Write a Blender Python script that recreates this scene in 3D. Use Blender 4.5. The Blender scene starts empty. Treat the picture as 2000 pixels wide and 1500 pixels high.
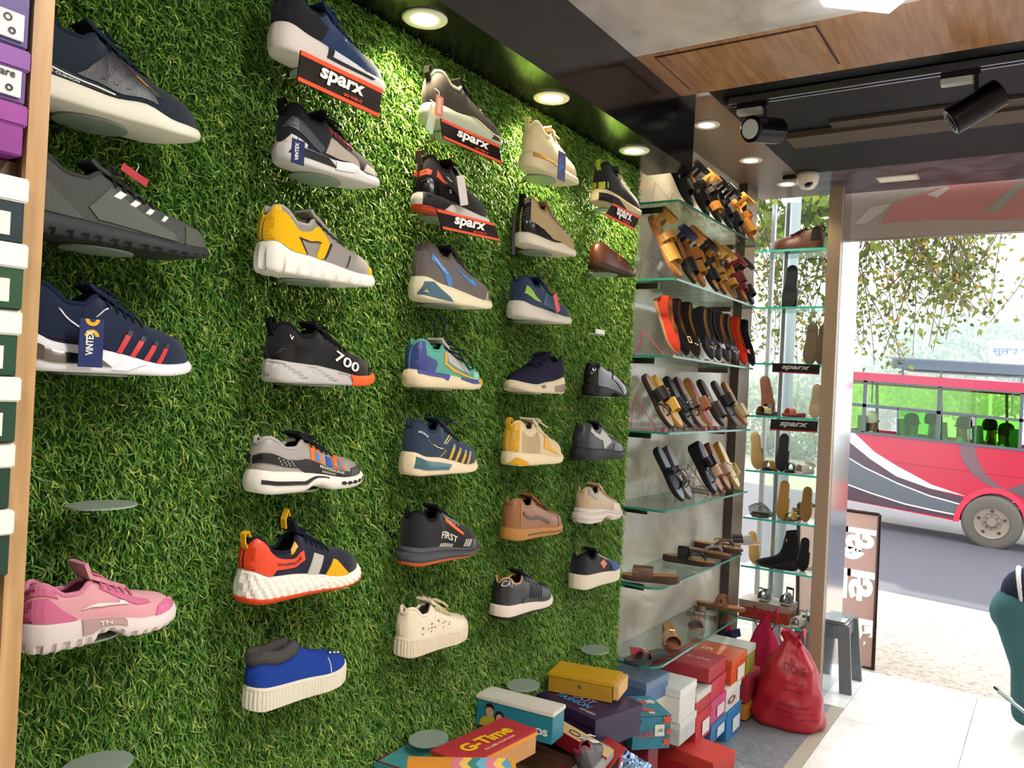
import bpy, bmesh, math, random
import numpy as np
from mathutils import Vector, Matrix
from mathutils.geometry import delaunay_2d_cdt
random.seed(7); RNG = np.random.default_rng(7)
SC = bpy.context.scene; COL = SC.collection
PI = math.pi
# ------------------------------------------------------------------ camera
FPX = 1608.0; YAW, PITCH, ROLL = [math.radians(a) for a in (33.55, .285, 2.833)]
CAM = np.array([1.34, 0.0, 1.5])
_f = np.array([-math.sin(YAW)*math.cos(PITCH), math.cos(YAW)*math.cos(PITCH), math.sin(PITCH)])
_r = np.array([math.cos(YAW), math.sin(YAW), 0.0]); _u = np.cross(_r, _f)
_r, _u = math.cos(ROLL)*_r+math.sin(ROLL)*_u, -math.sin(ROLL)*_r+math.cos(ROLL)*_u
cd = bpy.data.cameras.new('camera'); cd.sensor_width = 36; cd.lens = FPX/2000*36; cd.clip_start = .02; cd.clip_end = 300
cam = bpy.data.objects.new('camera', cd); COL.objects.link(cam)
cam.matrix_world = Matrix([[_r[0], _u[0], -_f[0], CAM[0]], [_r[1], _u[1], -_f[1], CAM[1]], [_r[2], _u[2], -_f[2], CAM[2]], [0, 0, 0, 1]])
SC.camera = cam
def _ray(px, py): return _r*(px-1000)/FPX-_u*(py-750)/FPX+_f
def atX(px, py, x): d = _ray(px, py); return CAM+d*(x-CAM[0])/d[0]      # photo pixel -> point on a plane of the place
def atY(px, py, y): d = _ray(px, py); return CAM+d*(y-CAM[1])/d[1]
def atZ(px, py, z): d = _ray(px, py); return CAM+d*(z-CAM[2])/d[2]
def proj(P): d = np.asarray(P, float)-CAM; return 1000+FPX*(d@_r)/(d@_f), 750-FPX*(d@_u)/(d@_f)
# ------------------------------------------------------------------ world, sun, exposure
w = bpy.data.worlds.new('sky'); SC.world = w; w.use_nodes = True
bg = w.node_tree.nodes['Background']; bg.inputs[0].default_value = (.93, .97, 1, 1); bg.inputs[1].default_value = 3.0
sd = bpy.data.lights.new('sun', 'SUN'); sd.energy = 10; sd.angle = math.radians(1.2); sd.color = (1, .95, .86)
sun = bpy.data.objects.new('sun', sd); COL.objects.link(sun)
_sd = Vector((-.19, 1, .52)).normalized()                # towards the sun: over the street, in front of the shop
sun.rotation_euler = _sd.to_track_quat('Z', 'Y').to_euler(); sun.location = (0, 8, 8)
def area(name, loc, sx, sy, power, col=(1, .97, .93), rot=(0, 0, 0)):
    l = bpy.data.lights.new(name, 'AREA'); l.shape = 'RECTANGLE'; l.size = sx; l.size_y = sy; l.energy = power; l.color = col
    o = bpy.data.objects.new(name, l); o.location = loc; o.rotation_euler = rot; COL.objects.link(o); return o
area('room_fill_light', (1.5, .9, 2.52), 1.2, .06, 24)       # added fill lamps for the interior, unseen, behind and beside the camera
area('room_fill_light', (1.6, -.7, 2.52), 1.2, .06, 24)
area('room_fill_light', (2.6, 2.0, 2.52), .06, 1.2, 16)
SC.view_settings.view_transform = 'Standard'; SC.view_settings.look = 'None'
SC.view_settings.exposure = .45; SC.view_settings.gamma = 1; SC.view_settings.use_curve_mapping = False
# ------------------------------------------------------------------ materials
def lin(h):
    h = h.lstrip('#'); v = [int(h[i:i+2], 16)/255 for i in (0, 2, 4)]
    return tuple(c/12.92 if c <= .04045 else ((c+.055)/1.055)**2.4 for c in v)
MATS = {}
def mat(hexc, kind='rubber'):
    k = (hexc, kind)
    if k in MATS: return MATS[k]
    m = bpy.data.materials.new(f'{kind}_{hexc.strip("#")}'); m.use_nodes = True; nt = m.node_tree; N = nt.nodes; Lk = nt.links.new
    b = N['Principled BSDF']; c = lin(hexc)
    rough, spec, bs, bd, var = {'knit': (.85, .2, 900, .35, .16), 'suede': (.9, .15, 500, .3, .2), 'leather': (.42, .45, 260, .18, .12), 'patent': (.12, .6, 60, .04, .05),
        'rubber': (.6, .3, 300, .08, .06), 'gloss': (.15, .5, 40, .02, .04), 'paper': (.55, .3, 60, .05, .08), 'card': (.42, .35, 30, .05, .10), 'wood': (.45, .4, 40, .12, .3),
        'plastic': (.35, .45, 80, .04, .05), 'metal': (.28, .5, 60, .03, .05), 'chrome': (.12, .5, 60, .02, .03), 'print': (.45, .3, 90, .0, .03), 'fur': (.95, .1, 350, .8, .4),
        'asphalt': (.85, .25, 90, .4, .25), 'paint': (.25, .5, 6, .02, .06), 'wall': (.5, .3, 12, .05, .10), 'cloth': (.9, .15, 200, .35, .2), 'foil': (.2, .6, 30, .5, .2)}[kind]
    tc = N.new('ShaderNodeTexCoord'); nz = N.new('ShaderNodeTexNoise'); nz.inputs['Scale'].default_value = bs; nz.inputs['Detail'].default_value = 3
    Lk(tc.outputs['Object'], nz.inputs['Vector'])
    mx = N.new('ShaderNodeMix'); mx.data_type = 'RGBA'
    mx.inputs['A'].default_value = tuple(x*(1-var) for x in c)+(1,); mx.inputs['B'].default_value = tuple(min(1, x*(1+var)) for x in c)+(1,)
    Lk(nz.outputs['Fac'], mx.inputs['Factor']); Lk(mx.outputs['Result'], b.inputs['Base Color'])
    b.inputs['Roughness'].default_value = rough; b.inputs['Specular IOR Level'].default_value = spec
    if kind in ('metal', 'chrome', 'foil'): b.inputs['Metallic'].default_value = 1
    if bd:
        bp = N.new('ShaderNodeBump'); bp.inputs['Strength'].default_value = bd; bp.inputs['Distance'].default_value = .002
        Lk(nz.outputs['Fac'], bp.inputs['Height']); Lk(bp.outputs['Normal'], b.inputs['Normal'])
    if kind == 'knit': b.inputs['Sheen Weight'].default_value = .15
    MATS[k] = m; return m
def mat_custom(name, fn):
    if name in MATS: return MATS[name]
    m = bpy.data.materials.new(name); m.use_nodes = True; fn(m.node_tree, m.node_tree.nodes, m.node_tree.links.new, m.node_tree.nodes['Principled BSDF']); MATS[name] = m; return m
def emis(hexc, s):
    def fn(nt, N, Lk, b):
        b.inputs['Base Color'].default_value = lin(hexc)+(1,); b.inputs['Emission Color'].default_value = lin(hexc)+(1,); b.inputs['Emission Strength'].default_value = s
    return mat_custom(f'lamp_{hexc}_{s}', fn)
def glass(tint='#eef6f2', gl=.08, name='clear_glass'):
    def fn(nt, N, Lk, b):
        tr = N.new('ShaderNodeBsdfTransparent'); tr.inputs[0].default_value = lin(tint)+(1,)
        g = N.new('ShaderNodeBsdfGlossy'); g.inputs['Roughness'].default_value = .03
        lw = N.new('ShaderNodeLayerWeight'); lw.inputs[0].default_value = .5; pw = N.new('ShaderNodeMath'); pw.operation = 'POWER'; pw.inputs[1].default_value = 4
        fr = N.new('ShaderNodeMath'); fr.operation = 'MULTIPLY_ADD'; fr.inputs[1].default_value = .5; fr.inputs[2].default_value = .03; Lk(lw.outputs['Facing'], pw.inputs[0]); Lk(pw.outputs[0], fr.inputs[0])
        mx = N.new('ShaderNodeMixShader'); Lk(fr.outputs[0], mx.inputs[0]); Lk(tr.outputs[0], mx.inputs[1]); Lk(g.outputs[0], mx.inputs[2])
        N.remove(b); Lk(mx.outputs[0], N['Material Output'].inputs[0])
    return mat_custom(f'{name}_{tint}', fn)
# ------------------------------------------------------------------ helpers
def link(o, parent=None):
    COL.objects.link(o)
    if parent is not None: o.parent = parent
    return o
def tag(o, label=None, cat=None, group=None, kind=None):
    for k, v in (('label', label), ('category', cat), ('group', group), ('kind', kind)):
        if v: o[k] = v
    return o
def thing(name, label, cat, loc=(0, 0, 0), rot=(0, 0, 0), group=None):
    o = bpy.data.objects.new(name, None); o.empty_display_size = .05; link(o); o.location = loc; o.rotation_euler = rot
    return tag(o, label, cat, group)
def mk(name, V, Fc, m, parent=None, smooth=False):
    me = bpy.data.meshes.new(name); me.from_pydata([tuple(map(float, v)) for v in V], [], [tuple(map(int, q)) for q in Fc])
    if m: me.materials.append(m)
    if smooth: me.shade_smooth()
    me.update(); return link(bpy.data.objects.new(name, me), parent)
class MB:
    def __init__(s): s.V = []; s.F = []
    def add(s, V, Fc):
        n = len(s.V); s.V += [tuple(map(float, v)) for v in V]; s.F += [tuple(int(i)+n for i in f) for f in Fc]; return s
    def box(s, x0, x1, y0, y1, z0, z1, M=None, bev=0):
        if bev:
            bm = bmesh.new(); bmesh.ops.create_cube(bm, size=1)
            for v in bm.verts: v.co = Vector(((x0+x1)/2+v.co.x*(x1-x0), (y0+y1)/2+v.co.y*(y1-y0), (z0+z1)/2+v.co.z*(z1-z0)))
            bmesh.ops.bevel(bm, geom=bm.edges[:], offset=bev, segments=2, affect='EDGES')
            bm.verts.index_update(); V = [v.co.copy() for v in bm.verts]; Fc = [[v.index for v in f.verts] for f in bm.faces]; bm.free()
        else:
            V = [Vector((x, y, z)) for z in (z0, z1) for y in (y0, y1) for x in (x0, x1)]
            Fc = [(0, 2, 3, 1), (4, 5, 7, 6), (0, 1, 5, 4), (2, 6, 7, 3), (0, 4, 6, 2), (1, 3, 7, 5)]
        if M is not None: V = [M @ v for v in V]
        return s.add(V, Fc)
    def tube(s, P, r, n=6, closed=False, cap=True):
        P = [Vector(p) for p in P]; k = len(P); rs = r if hasattr(r, '__len__') else [r]*k; V = []; up = None
        for i, p in enumerate(P):
            a = P[(i-1) % k] if (closed or i) else P[0]; b = P[(i+1) % k] if (closed or i < k-1) else P[-1]
            t = (b-a); t = t.normalized() if t.length > 1e-9 else Vector((0, 0, 1))
            if up is None: up = Vector((0, 0, 1)) if abs(t.z) < .9 else Vector((1, 0, 0))
            sx = t.cross(up); sx = sx.normalized() if sx.length > 1e-6 else Vector((1, 0, 0)); up = sx.cross(t)
            for j in range(n): a_ = 2*PI*j/n; V.append(p+(sx*math.cos(a_)+up*math.sin(a_))*rs[i])
        Fc = [(i*n+j, i*n+(j+1) % n, ((i+1) % k)*n+(j+1) % n, ((i+1) % k)*n+j) for i in range(k if closed else k-1) for j in range(n)]
        if not closed and cap: Fc += [tuple(range(n))[::-1], tuple(range((k-1)*n, k*n))]
        return s.add(V, Fc)
    def ribbon(s, P, wd, th, side):                        # a flat strap of width wd and thickness th along P
        P = [Vector(p) for p in P]; k = len(P); V = []
        for i, p in enumerate(P):
            t = (P[min(i+1, k-1)]-P[max(i-1, 0)]).normalized(); sv = Vector(side[i] if isinstance(side, list) else side); sv = (sv-t*sv.dot(t)); sv.normalize(); nn = t.cross(sv)
            ww = wd[i] if hasattr(wd, '__len__') else wd
            V += [p-sv*ww/2-nn*th/2, p+sv*ww/2-nn*th/2, p+sv*ww/2+nn*th/2, p-sv*ww/2+nn*th/2]
        Fc = [(i*4+j, i*4+(j+1) % 4, (i+1)*4+(j+1) % 4, (i+1)*4+j) for i in range(k-1) for j in range(4)]+[(3, 2, 1, 0), tuple(range((k-1)*4, k*4))]
        return s.add(V, Fc)
    def lathe(s, prof, n=24, M=None, cap=True):
        V = []
        for r, z in prof:
            for j in range(n): a = 2*PI*j/n; V.append(Vector((r*math.cos(a), r*math.sin(a), z)))
        k = len(prof); Fc = [(i*n+j, i*n+(j+1) % n, (i+1)*n+(j+1) % n, (i+1)*n+j) for i in range(k-1) for j in range(n)]
        if cap: Fc += [tuple(range(n))[::-1], tuple(range((k-1)*n, k*n))]
        if M is not None: V = [M @ v for v in V]
        return s.add(V, Fc)
    def poly(s, pts, nrm, th):                             # a planar polygon extruded by th along nrm
        n = len(pts); nv = Vector(nrm)*th; V = [Vector(p) for p in pts]+[Vector(p)+nv for p in pts]
        return s.add(V, [tuple(range(n))[::-1], tuple(range(n, 2*n))]+[(i, (i+1) % n, n+(i+1) % n, n+i) for i in range(n)])
    def build(s, name, m, parent=None, smooth=False):
        return mk(name, s.V, s.F, m, parent, smooth)
def T(*a): return Matrix.Translation(Vector(a))
def R(a, ax): return Matrix.Rotation(a, 4, ax)
TXT = {}
def text2d(s, bold=.0, shear=0.0, sp=1.0):
    k = (s, bold, shear, sp)
    if k not in TXT:
        c = bpy.data.curves.new('t', 'FONT'); c.body = s; c.size = 1; c.offset = bold; c.shear = shear; c.space_character = sp; c.align_x = 'CENTER'; c.resolution_u = 3
        o = bpy.data.objects.new('t', c); COL.objects.link(o); dg = bpy.context.evaluated_depsgraph_get()
        me = bpy.data.meshes.new_from_object(o.evaluated_get(dg))
        V = np.array([v.co[:2] for v in me.vertices]).reshape(-1, 2); Fc = [tuple(p.vertices) for p in me.polygons]
        bpy.data.meshes.remove(me); bpy.data.objects.remove(o); bpy.data.curves.remove(c)
        if len(V): V = V-[(V[:, 0].min()+V[:, 0].max())/2, (V[:, 1].min()+V[:, 1].max())/2]; V = V/(V[:, 1].max()-V[:, 1].min()+1e-9)
        TXT[k] = (V, Fc)
    return TXT[k]
def lettering(parent, s, o, ux, vy, h, m, bold=.02, shear=0, wid=None, mirror=False, name='lettering', off=.0008):
    """text of height h centred at o on the plane spanned by ux (reading direction) and vy"""
    V, Fc = text2d(s, bold, shear); o, ux, vy = Vector(o), Vector(ux).normalized(), Vector(vy).normalized(); nn = ux.cross(vy)
    k = (wid/(V[:, 0].max()-V[:, 0].min()) if wid else h)*(-1 if mirror else 1)
    return mk(name, [o+ux*(x*k)+vy*(y*h)+nn*off for x, y in V], Fc, m, parent)
def cubic(pts):
    xs = np.array([p[0] for p in pts], float); ys = np.array([p[1] for p in pts], float); d = np.diff(ys)/np.diff(xs); m = np.zeros(len(xs))
    m[1:-1] = np.where(d[1:]*d[:-1] <= 0, 0, 2*d[1:]*d[:-1]/(d[1:]+d[:-1]+1e-12)); m[0] = d[0]; m[-1] = d[-1]
    def f(x):
        x = np.clip(np.asarray(x, float), xs[0], xs[-1]); i = np.clip(np.searchsorted(xs, x)-1, 0, len(xs)-2); h = xs[i+1]-xs[i]; t = (x-xs[i])/h
        return (2*t**3-3*t**2+1)*ys[i]+(t**3-2*t**2+t)*h*m[i]+(-2*t**3+3*t**2)*ys[i+1]+(t**3-t**2)*h*m[i+1]
    return f
def copy_tree(o, parent=None):
    c = o.copy(); COL.objects.link(c); c.parent = parent
    for ch in o.children: copy_tree(ch, c)
    return c
# ------------------------------------------------------------------ the room
def struct(name, mb, m, parent=None):
    o = mb.build(name, m, parent); tag(o, kind='structure'); return o
def fn_marble(c1, c2, rough, scale):
    def fn(nt, N, Lk, b):
        tc = N.new('ShaderNodeTexCoord'); n = N.new('ShaderNodeTexNoise'); n.inputs['Scale'].default_value = scale; n.inputs['Detail'].default_value = 6; n.inputs['Distortion'].default_value = 1.2
        r = N.new('ShaderNodeValToRGB'); r.color_ramp.elements[0].color = lin(c1)+(1,); r.color_ramp.elements[1].color = lin(c2)+(1,); r.color_ramp.elements[0].position = .35; r.color_ramp.elements[1].position = .65
        Lk(tc.outputs['Object'], n.inputs['Vector']); Lk(n.outputs['Fac'], r.inputs[0]); Lk(r.outputs[0], b.inputs['Base Color']); b.inputs['Roughness'].default_value = rough
    return fn
def fn_wood(c1, c2, rough, sc=(1.5, 18, 18)):
    def fn(nt, N, Lk, b):
        tc = N.new('ShaderNodeTexCoord'); mp = N.new('ShaderNodeMapping'); mp.inputs['Scale'].default_value = sc
        n = N.new('ShaderNodeTexNoise'); n.inputs['Scale'].default_value = 3; n.inputs['Detail'].default_value = 8; n.inputs['Distortion'].default_value = .6
        r = N.new('ShaderNodeValToRGB'); r.color_ramp.elements[0].color = lin(c1)+(1,); r.color_ramp.elements[1].color = lin(c2)+(1,); r.color_ramp.elements[0].position = .3; r.color_ramp.elements[1].position = .7
        Lk(tc.outputs['Object'], mp.inputs[0]); Lk(mp.outputs[0], n.inputs['Vector']); Lk(n.outputs['Fac'], r.inputs[0]); Lk(r.outputs[0], b.inputs['Base Color']); b.inputs['Roughness'].default_value = rough
    return fn
M_GREYC = mat_custom('grey_ceiling', fn_marble('#b0a8a2', '#cfc7c0', .16, 5)); M_WOODC = mat_custom('wood_ceiling', fn_wood('#8f6442', '#b08560', .2, (18, 1.5, 18)))
M_BLACKG = mat('#0c0a0c', 'gloss'); M_SHELFW = mat_custom('alcove_marble', fn_marble('#9a9488', '#bfb8aa', .12, 2.2)); M_TAN = mat('#a58b70', 'wall')
M_GRANITE = mat_custom('granite', fn_marble('#6d737a', '#878d92', .3, 40)); M_WHITEM = mat_custom('white_marble', fn_marble('#d8d8d6', '#f2f1ee', .3, 3))
struct('wall_left', MB().box(-.10, .012, -.6, 2.785, 0, 2.56), mat('#2c4a20', 'cloth'))
struct('wall_shelves', MB().box(-.18, -.06, 2.785, 4.36, 0, 2.6), M_SHELFW)
struct('wall_right', MB().box(3.4, 3.5, -2.2, 4.4, 0, 2.6), mat('#b8aea2', 'wall'))
struct('wall_back', MB().box(-.1, 3.5, -2.3, -2.2, 0, 2.6), mat('#b8aea2', 'wall'))
struct('wall_storage', MB().box(-.10, .012, -2.2, -.6, 0, 2.56), mat('#6a4a36', 'wall'))
struct('ceiling', MB().box(.19, 3.4, -2.2, 2.34, 2.56, 2.62), M_GREYC)
wc_ = struct('ceiling_wood', MB().box(.19, 3.4, 2.34, 2.725, 2.56, 2.62), M_WOODC)
hp = MB().box(.25, .73, 2.372, 2.662, 2.556, 2.5605).build('access_panel', M_WOODC, wc_)
gm = MB()
for a in ((.244, .25, 2.366, 2.668), (.73, .736, 2.366, 2.668), (.25, .73, 2.366, 2.372), (.25, .73, 2.662, 2.668)): gm.box(a[0], a[1], a[2], a[3], 2.5585, 2.5604)
gm.build('panel_gap', mat('#24140c', 'wood'), wc_)
sc = MB()
for k in range(9): sc.lathe([(.0, 2.5588), (.005, 2.5588), (.005, 2.561)], 10, T(.85+.22*(k//2), 2.40+.26*(k % 2), 0))
sc.build('screw_heads', mat('#c8a684', 'metal'), wc_)
struct('ceiling_front', MB().box(.25, 3.4, 2.725, 4.05, 2.60, 2.66), mat('#06070d', 'rubber'))
def trim(n, mb, m): return struct(f'trim_{n}', mb, m)
trim(1, MB().box(.012, .19, -.6, 2.86, 2.33, 2.62), M_BLACKG)                 # glossy black soffit over the turf wall
trim(2, MB().box(-.06, .25, 2.86, 4.5, 2.60, 2.66), mat('#6f5c4b', 'plastic'))  # soffit over the glass shelves
trim(3, MB().box(.56, 3.4, 3.31, 3.40, 2.588, 2.605), mat('#4a3d34', 'rubber'))
trim(4, MB().box(.37, 3.4, 3.40, 3.55, 2.575, 2.605), mat('#54463b', 'rubber'))
trim(6, MB().box(.25, 3.4, 4.05, 4.52, 2.60, 2.66), mat_custom('canopy_laminate', fn_marble('#332c36', '#6a606c', .3, 6)))
# floor
fl = struct('floor', MB().box(-.1, 3.4, -2.2, 5.04, -.16, -.012), mat('#57554f', 'wall'))
def slabs(xs, ys, m, name, z0=-.012):
    for i in range(len(xs)-1):
        for j in range(len(ys)-1): MB().box(xs[i]+.0012, xs[i+1]-.0012, ys[j]+.0012, ys[j+1]-.0012, z0, 0, bev=.0008).build(name, m, fl)
slabs([-.1, .46], [-2.2, -1, .2, 1.4, 2.6, 3.43, 4.35], M_GRANITE, 'granite_slab')
slabs([.52, 1.05, 2.2, 3.4], [-2.2, -1, .2, 1.4, 2.6, 3.36, 4.21, 5.04], M_WHITEM, 'marble_slab')
slabs([-.1, .52], [4.35, 5.04], M_WHITEM, 'marble_slab')
for a in ((.46, .52, -2.2, 4.35), ): MB().box(*a, -.012, 0).build('inlay_strip', mat('#a49c8c', 'rubber'), fl)
# pilaster, end jamb
MB().box(-.06, -.018, 4.12, 4.30, 0, 2.6).build('pilaster', mat('#6d5c4d', 'wood'))
tag(bpy.data.objects['pilaster'], kind='structure'); bpy.data.objects['pilaster'].name = 'trim_7'
MB().box(-.056, -.014, 4.118, 4.121, 0, 2.6).build('mirror_strip', mat('#3b302c', 'gloss'), bpy.data.objects['trim_7'])
j = trim(8, MB().box(.335, .398, 4.35, 4.40, 0, 2.6), mat('#9a8672', 'plastic'))
trim(9, MB().box(.36, .40, 4.40, 4.80, 0, 2.6), mat('#c9cdd2', 'chrome'))
# ------------------------------------------------------------------ turf on the left wall
def turf():
    n = 205000; y = RNG.uniform(.47, 2.785, n); z = RNG.uniform(.32, 2.335, n)
    root = np.stack([np.full(n, .011), y, z], 1); ln = RNG.uniform(.018, .030, n)
    a = RNG.normal(-PI/2-.25, .85, n)                                   # hang: mostly down and slightly towards the street
    lean = RNG.uniform(.8, 1.45, n)
    d1 = np.stack([np.cos(lean*.6), np.sin(lean*.6)*np.cos(a), np.sin(lean*.6)*np.sin(a)], 1)
    d2 = np.stack([np.cos(lean*1.15), np.sin(lean*1.15)*np.cos(a), np.sin(lean*1.15)*np.sin(a)], 1)
    sd_ = np.cross(d1, RNG.normal(0, 1, (n, 3))); sd_ /= np.linalg.norm(sd_, axis=1)[:, None]
    wd = RNG.uniform(.0011, .0019, n)[:, None]
    mid = root+d1*(ln*.5)[:, None]; tip = mid+d2*(ln*.55)[:, None]
    V = np.stack([root-sd_*wd, root+sd_*wd, mid+sd_*wd*.9, mid-sd_*wd*.9, tip], 1).reshape(-1, 3)
    b = np.arange(n)*5
    loops = np.stack([b, b+1, b+2, b+3, b+3, b+2, b+4], 1).reshape(-1)
    starts = np.stack([np.arange(n)*7, np.arange(n)*7+4], 1).reshape(-1); tot = np.tile([4, 3], n)
    me = bpy.data.meshes.new('turf'); me.vertices.add(n*5); me.vertices.foreach_set('co', V.astype(np.float32).ravel())
    me.loops.add(n*7); me.loops.foreach_set('vertex_index', loops.astype(np.int32)); me.polygons.add(2*n)
    me.polygons.foreach_set('loop_start', starts.astype(np.int32)); me.polygons.foreach_set('loop_total', tot.astype(np.int32))
    me.update(calc_edges=True)
    t = np.repeat(RNG.uniform(0, 1, n), 5); at = me.attributes.new('tone', 'FLOAT', 'POINT'); at.data.foreach_set('value', t.astype(np.float32))
    def fn(nt, N, Lk, b):
        A = N.new('ShaderNodeAttribute'); A.attribute_name = 'tone'; r = N.new('ShaderNodeValToRGB'); e = r.color_ramp.elements
        e[0].color = lin('#3d6f22')+(1,); e[1].color = lin('#bcc75e')+(1,); x = e.new(.5); x.color = lin('#5f9034')+(1,); x = e.new(.85); x.color = lin('#85a846')+(1,)
        Lk(A.outputs['Fac'], r.inputs[0]); Lk(r.outputs[0], b.inputs['Base Color']); b.inputs['Roughness'].default_value = .42; b.inputs['Specular IOR Level'].default_value = .4
    me.materials.append(mat_custom('turf', fn)); o = link(bpy.data.objects.new('artificial_turf', me))
    tag(o, 'green artificial turf covering the left display wall', 'turf', kind='stuff')
turf()
# ------------------------------------------------------------------ storage shelving at the left edge
ps = thing('wooden_shelving', 'brown wooden upright of the shoe box shelving at the left edge', 'shelving', (.33, .49, 0))
M_OAK = mat_custom('oak', fn_wood('#a07a4c', '#c29a68', .5, (18, 18, 1.5))); M_DARKW = mat_custom('dark_wood', fn_wood('#4a3022', '#644431', .5, (18, 18, 1.5)))
MB().box(-.3, -.004, -.012, .008, 0, 2.56).build('upright_panel', M_DARKW, ps)
MB().box(-.006, .004, -.0135, .0095, 0, 2.56).build('edge_strip', M_OAK, ps)
for z in (.2, .55, .9, 1.258): MB().box(-.3, -.02, -.6, -.0125, z-.02, z).build('shelf', M_DARKW, ps)
for z in (1.7355,): MB().box(-.3, -.02, -.6, -.0125, z-.016, z).build('shelf', M_DARKW, ps)
def shoebox(name, label, loc, rz, l, w_, h, cb, cl, lid=.035, rot=None, group=None, kind='card', cat='shoe box'):
    """box standing on loc (centre of its base); l along local x, w along local y"""
    t = thing(name, label, cat, loc, rot or (0, 0, rz), group)
    MB().box(-l/2, l/2, -w_/2, w_/2, 0, h-.002, bev=.0015).build('base', mat(cb, kind), t)
    MB().box(-l/2-.003, l/2+.003, -w_/2-.003, w_/2+.003, h-lid, h, bev=.002).build('lid', mat(cl, kind), t)
    return t
ords = ['directly under the magenta box', 'second under the magenta box', 'third under the magenta box', 'fourth under the magenta box', 'fifth under the magenta box', 'lowest of its stack']
for i in range(6):
    b = shoebox('shoe_box', 'dark green shoe box with white lid in the left shelving, '+ords[i], (.213+.006*(i % 2), .306, 1.712-.0755*(i+1)), 0, .27, .33, .0745, ['#1b2c30', '#24482f', '#21442f', '#204030', '#1d3a2c', '#1d3a2c'][i], '#e4e0d6', .028, group='boxes in the left shelving')
    MB().box(.1351, .1357, .10, .15, .008, .034).build('size_label', mat('#dcd8cc', 'print'), b)
for i, (z, h, cb, cl, lab, tx) in enumerate([(1.737, .058, '#7d2a7c', '#8c3489', 'magenta shoe box under the purple boxes in the left shelving', ''), (1.796, .062, '#5d3a78', '#7d4590', 'purple shoe box with white size label in the left shelving', 'gare'),
        (1.860, .085, '#4a3a78', '#55428a', 'violet shoe box at the top of the left shelving', 'O')]):
    b = shoebox('shoe_box', lab, (.205, .304, z), 0, .27, .33, h, cb, cl, .024, group='boxes in the left shelving')
    if tx:
        MB().box(.1351, .139, .095, .158, .006, .036).build('size_label', mat('#d8d4d0', 'print'), b)
        lettering(b, tx, (.1394, .14, .028), (0, 1, 0), (0, 0, 1), .009, mat('#222222', 'print')); lettering(b, 'o', (.1394, .145, .014), (0, 1, 0), (0, 0, 1), .008, mat('#222233', 'print'))
# ------------------------------------------------------------------ ceiling lamps
for k, (x, y, z, lab) in enumerate([(.11, 1.423, 2.33, 'nearest round white downlight in the glossy black soffit'), (.11, 1.984, 2.33, 'second round downlight along the glossy black soffit'), (.107, 2.54, 2.33, 'third round downlight, at the far end of the black soffit'),
        (.12, 3.165, 2.60, 'first downlight over the glass sandal shelves'), (.125, 3.72, 2.60, 'second downlight over the glass sandal shelves'), (.16, 4.2, 2.60, 'downlight next to the white dome camera')]):
    t = thing('downlight', lab, 'ceiling light', (x, y, z), group='recessed downlights')
    MB().lathe([(.030, -.001), (.033, -.005), (.048, -.006), (.052, -.003), (.052, .0)], 32).build('bezel', mat('#d9d3c6', 'plastic'), t, True)
    MB().lathe([(.0, -.0035), (.031, -.0035), (.031, -.001)], 28).build('lamp_lens', emis('#fff0d4', 16), t)
    l = bpy.data.lights.new('downlight_beam', 'SPOT'); l.energy = 26 if k < 3 else 9; l.spot_size = math.radians(125); l.spot_blend = .55; l.color = (1, .84, .56); l.shadow_soft_size = .028
    lo = bpy.data.objects.new('downlight_beam', l); link(lo, t); lo.location = (0, 0, -.012)
_a, _b = Vector(atZ(1593, 17, 2.515)), Vector(atZ(1740, 32, 2.515)); _ax = (_b-_a); _l = _ax.length/2; _pp = Vector((_ax.y, -_ax.x, 0)).normalized(); _c = (_a+_b)/2+_pp*.045
t = thing('led_batten', 'white LED batten glowing on the grey ceiling', 'ceiling light', (_c.x, _c.y, 2.56), (0, 0, math.atan2(_ax.y, _ax.x)))
MB().box(-_l, _l, -.045, .045, -.022, 0, bev=.004).build('housing', mat('#e6e6ea', 'plastic'), t)
MB().box(-_l+.004, _l-.004, -.041, .041, -.045, -.018, bev=.010).build('diffuser', emis('#f4f6ff', 12), t)
# track with two spot lamps
t = thing('lighting_track', 'silver lighting track running across the dark ceiling', 'track', (.30, 2.92, 2.60))
MB().box(0, 3.0, -.018, -.010, -.03, 0).box(0, 3.0, .010, .018, -.03, 0).box(0, 3, -.018, .018, -.006, 0).build('rail', mat('#c4c7ce', 'metal'), t)
MB().box(0, 3.0, -.006, .006, -.02, -.006).build('conductor', mat('#1a1a1e', 'plastic'), t)
MB().box(-.02, 0, -.02, .02, -.032, 0, bev=.002).build('end_cap', mat('#222226', 'plastic'), t)
def spotlamp(lab, x, tilt, yaw, drop):
    t = thing('track_spotlight', lab, 'spotlight', (x, 2.92, 2.57), group='track spotlights')
    MB().box(-.055, .055, -.016, .016, -.022, 0, bev=.002).build('adapter', mat('#17171b', 'plastic'), t)
    MB().box(-.055, .035, -.017, .017, -.04, -.021, bev=.002).build('driver_cover', mat('#c9ccc6', 'plastic'), t)
    MB().tube([(.045, 0, -.02), (.045, 0, -drop)], .006, 8).build('stem', mat('#222228', 'plastic'), t)
    M_ = T(.045, 0, -drop-.02) @ R(yaw, 'Z') @ R(tilt, 'Y')
    MB().lathe([(.0, -.08), (.04, -.08), (.046, -.075), (.046, .075), (.042, .08), (0, .075)], 28, M_).build('lamp_body', mat('#2b2a2c', 'metal'), t, False)
    MB().lathe([(.0, -.0815), (.034, -.0815), (.034, -.079)], 24, M_).build('lens', mat('#cfcfd2', 'gloss'), t)
    fin = MB()
    for q in range(6): fin.box(-.026+q*.009, -.023+q*.009, -.02, .02, .074, .083, M_)
    fin.build('vent_fins', mat('#141416', 'plastic'), t)
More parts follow.
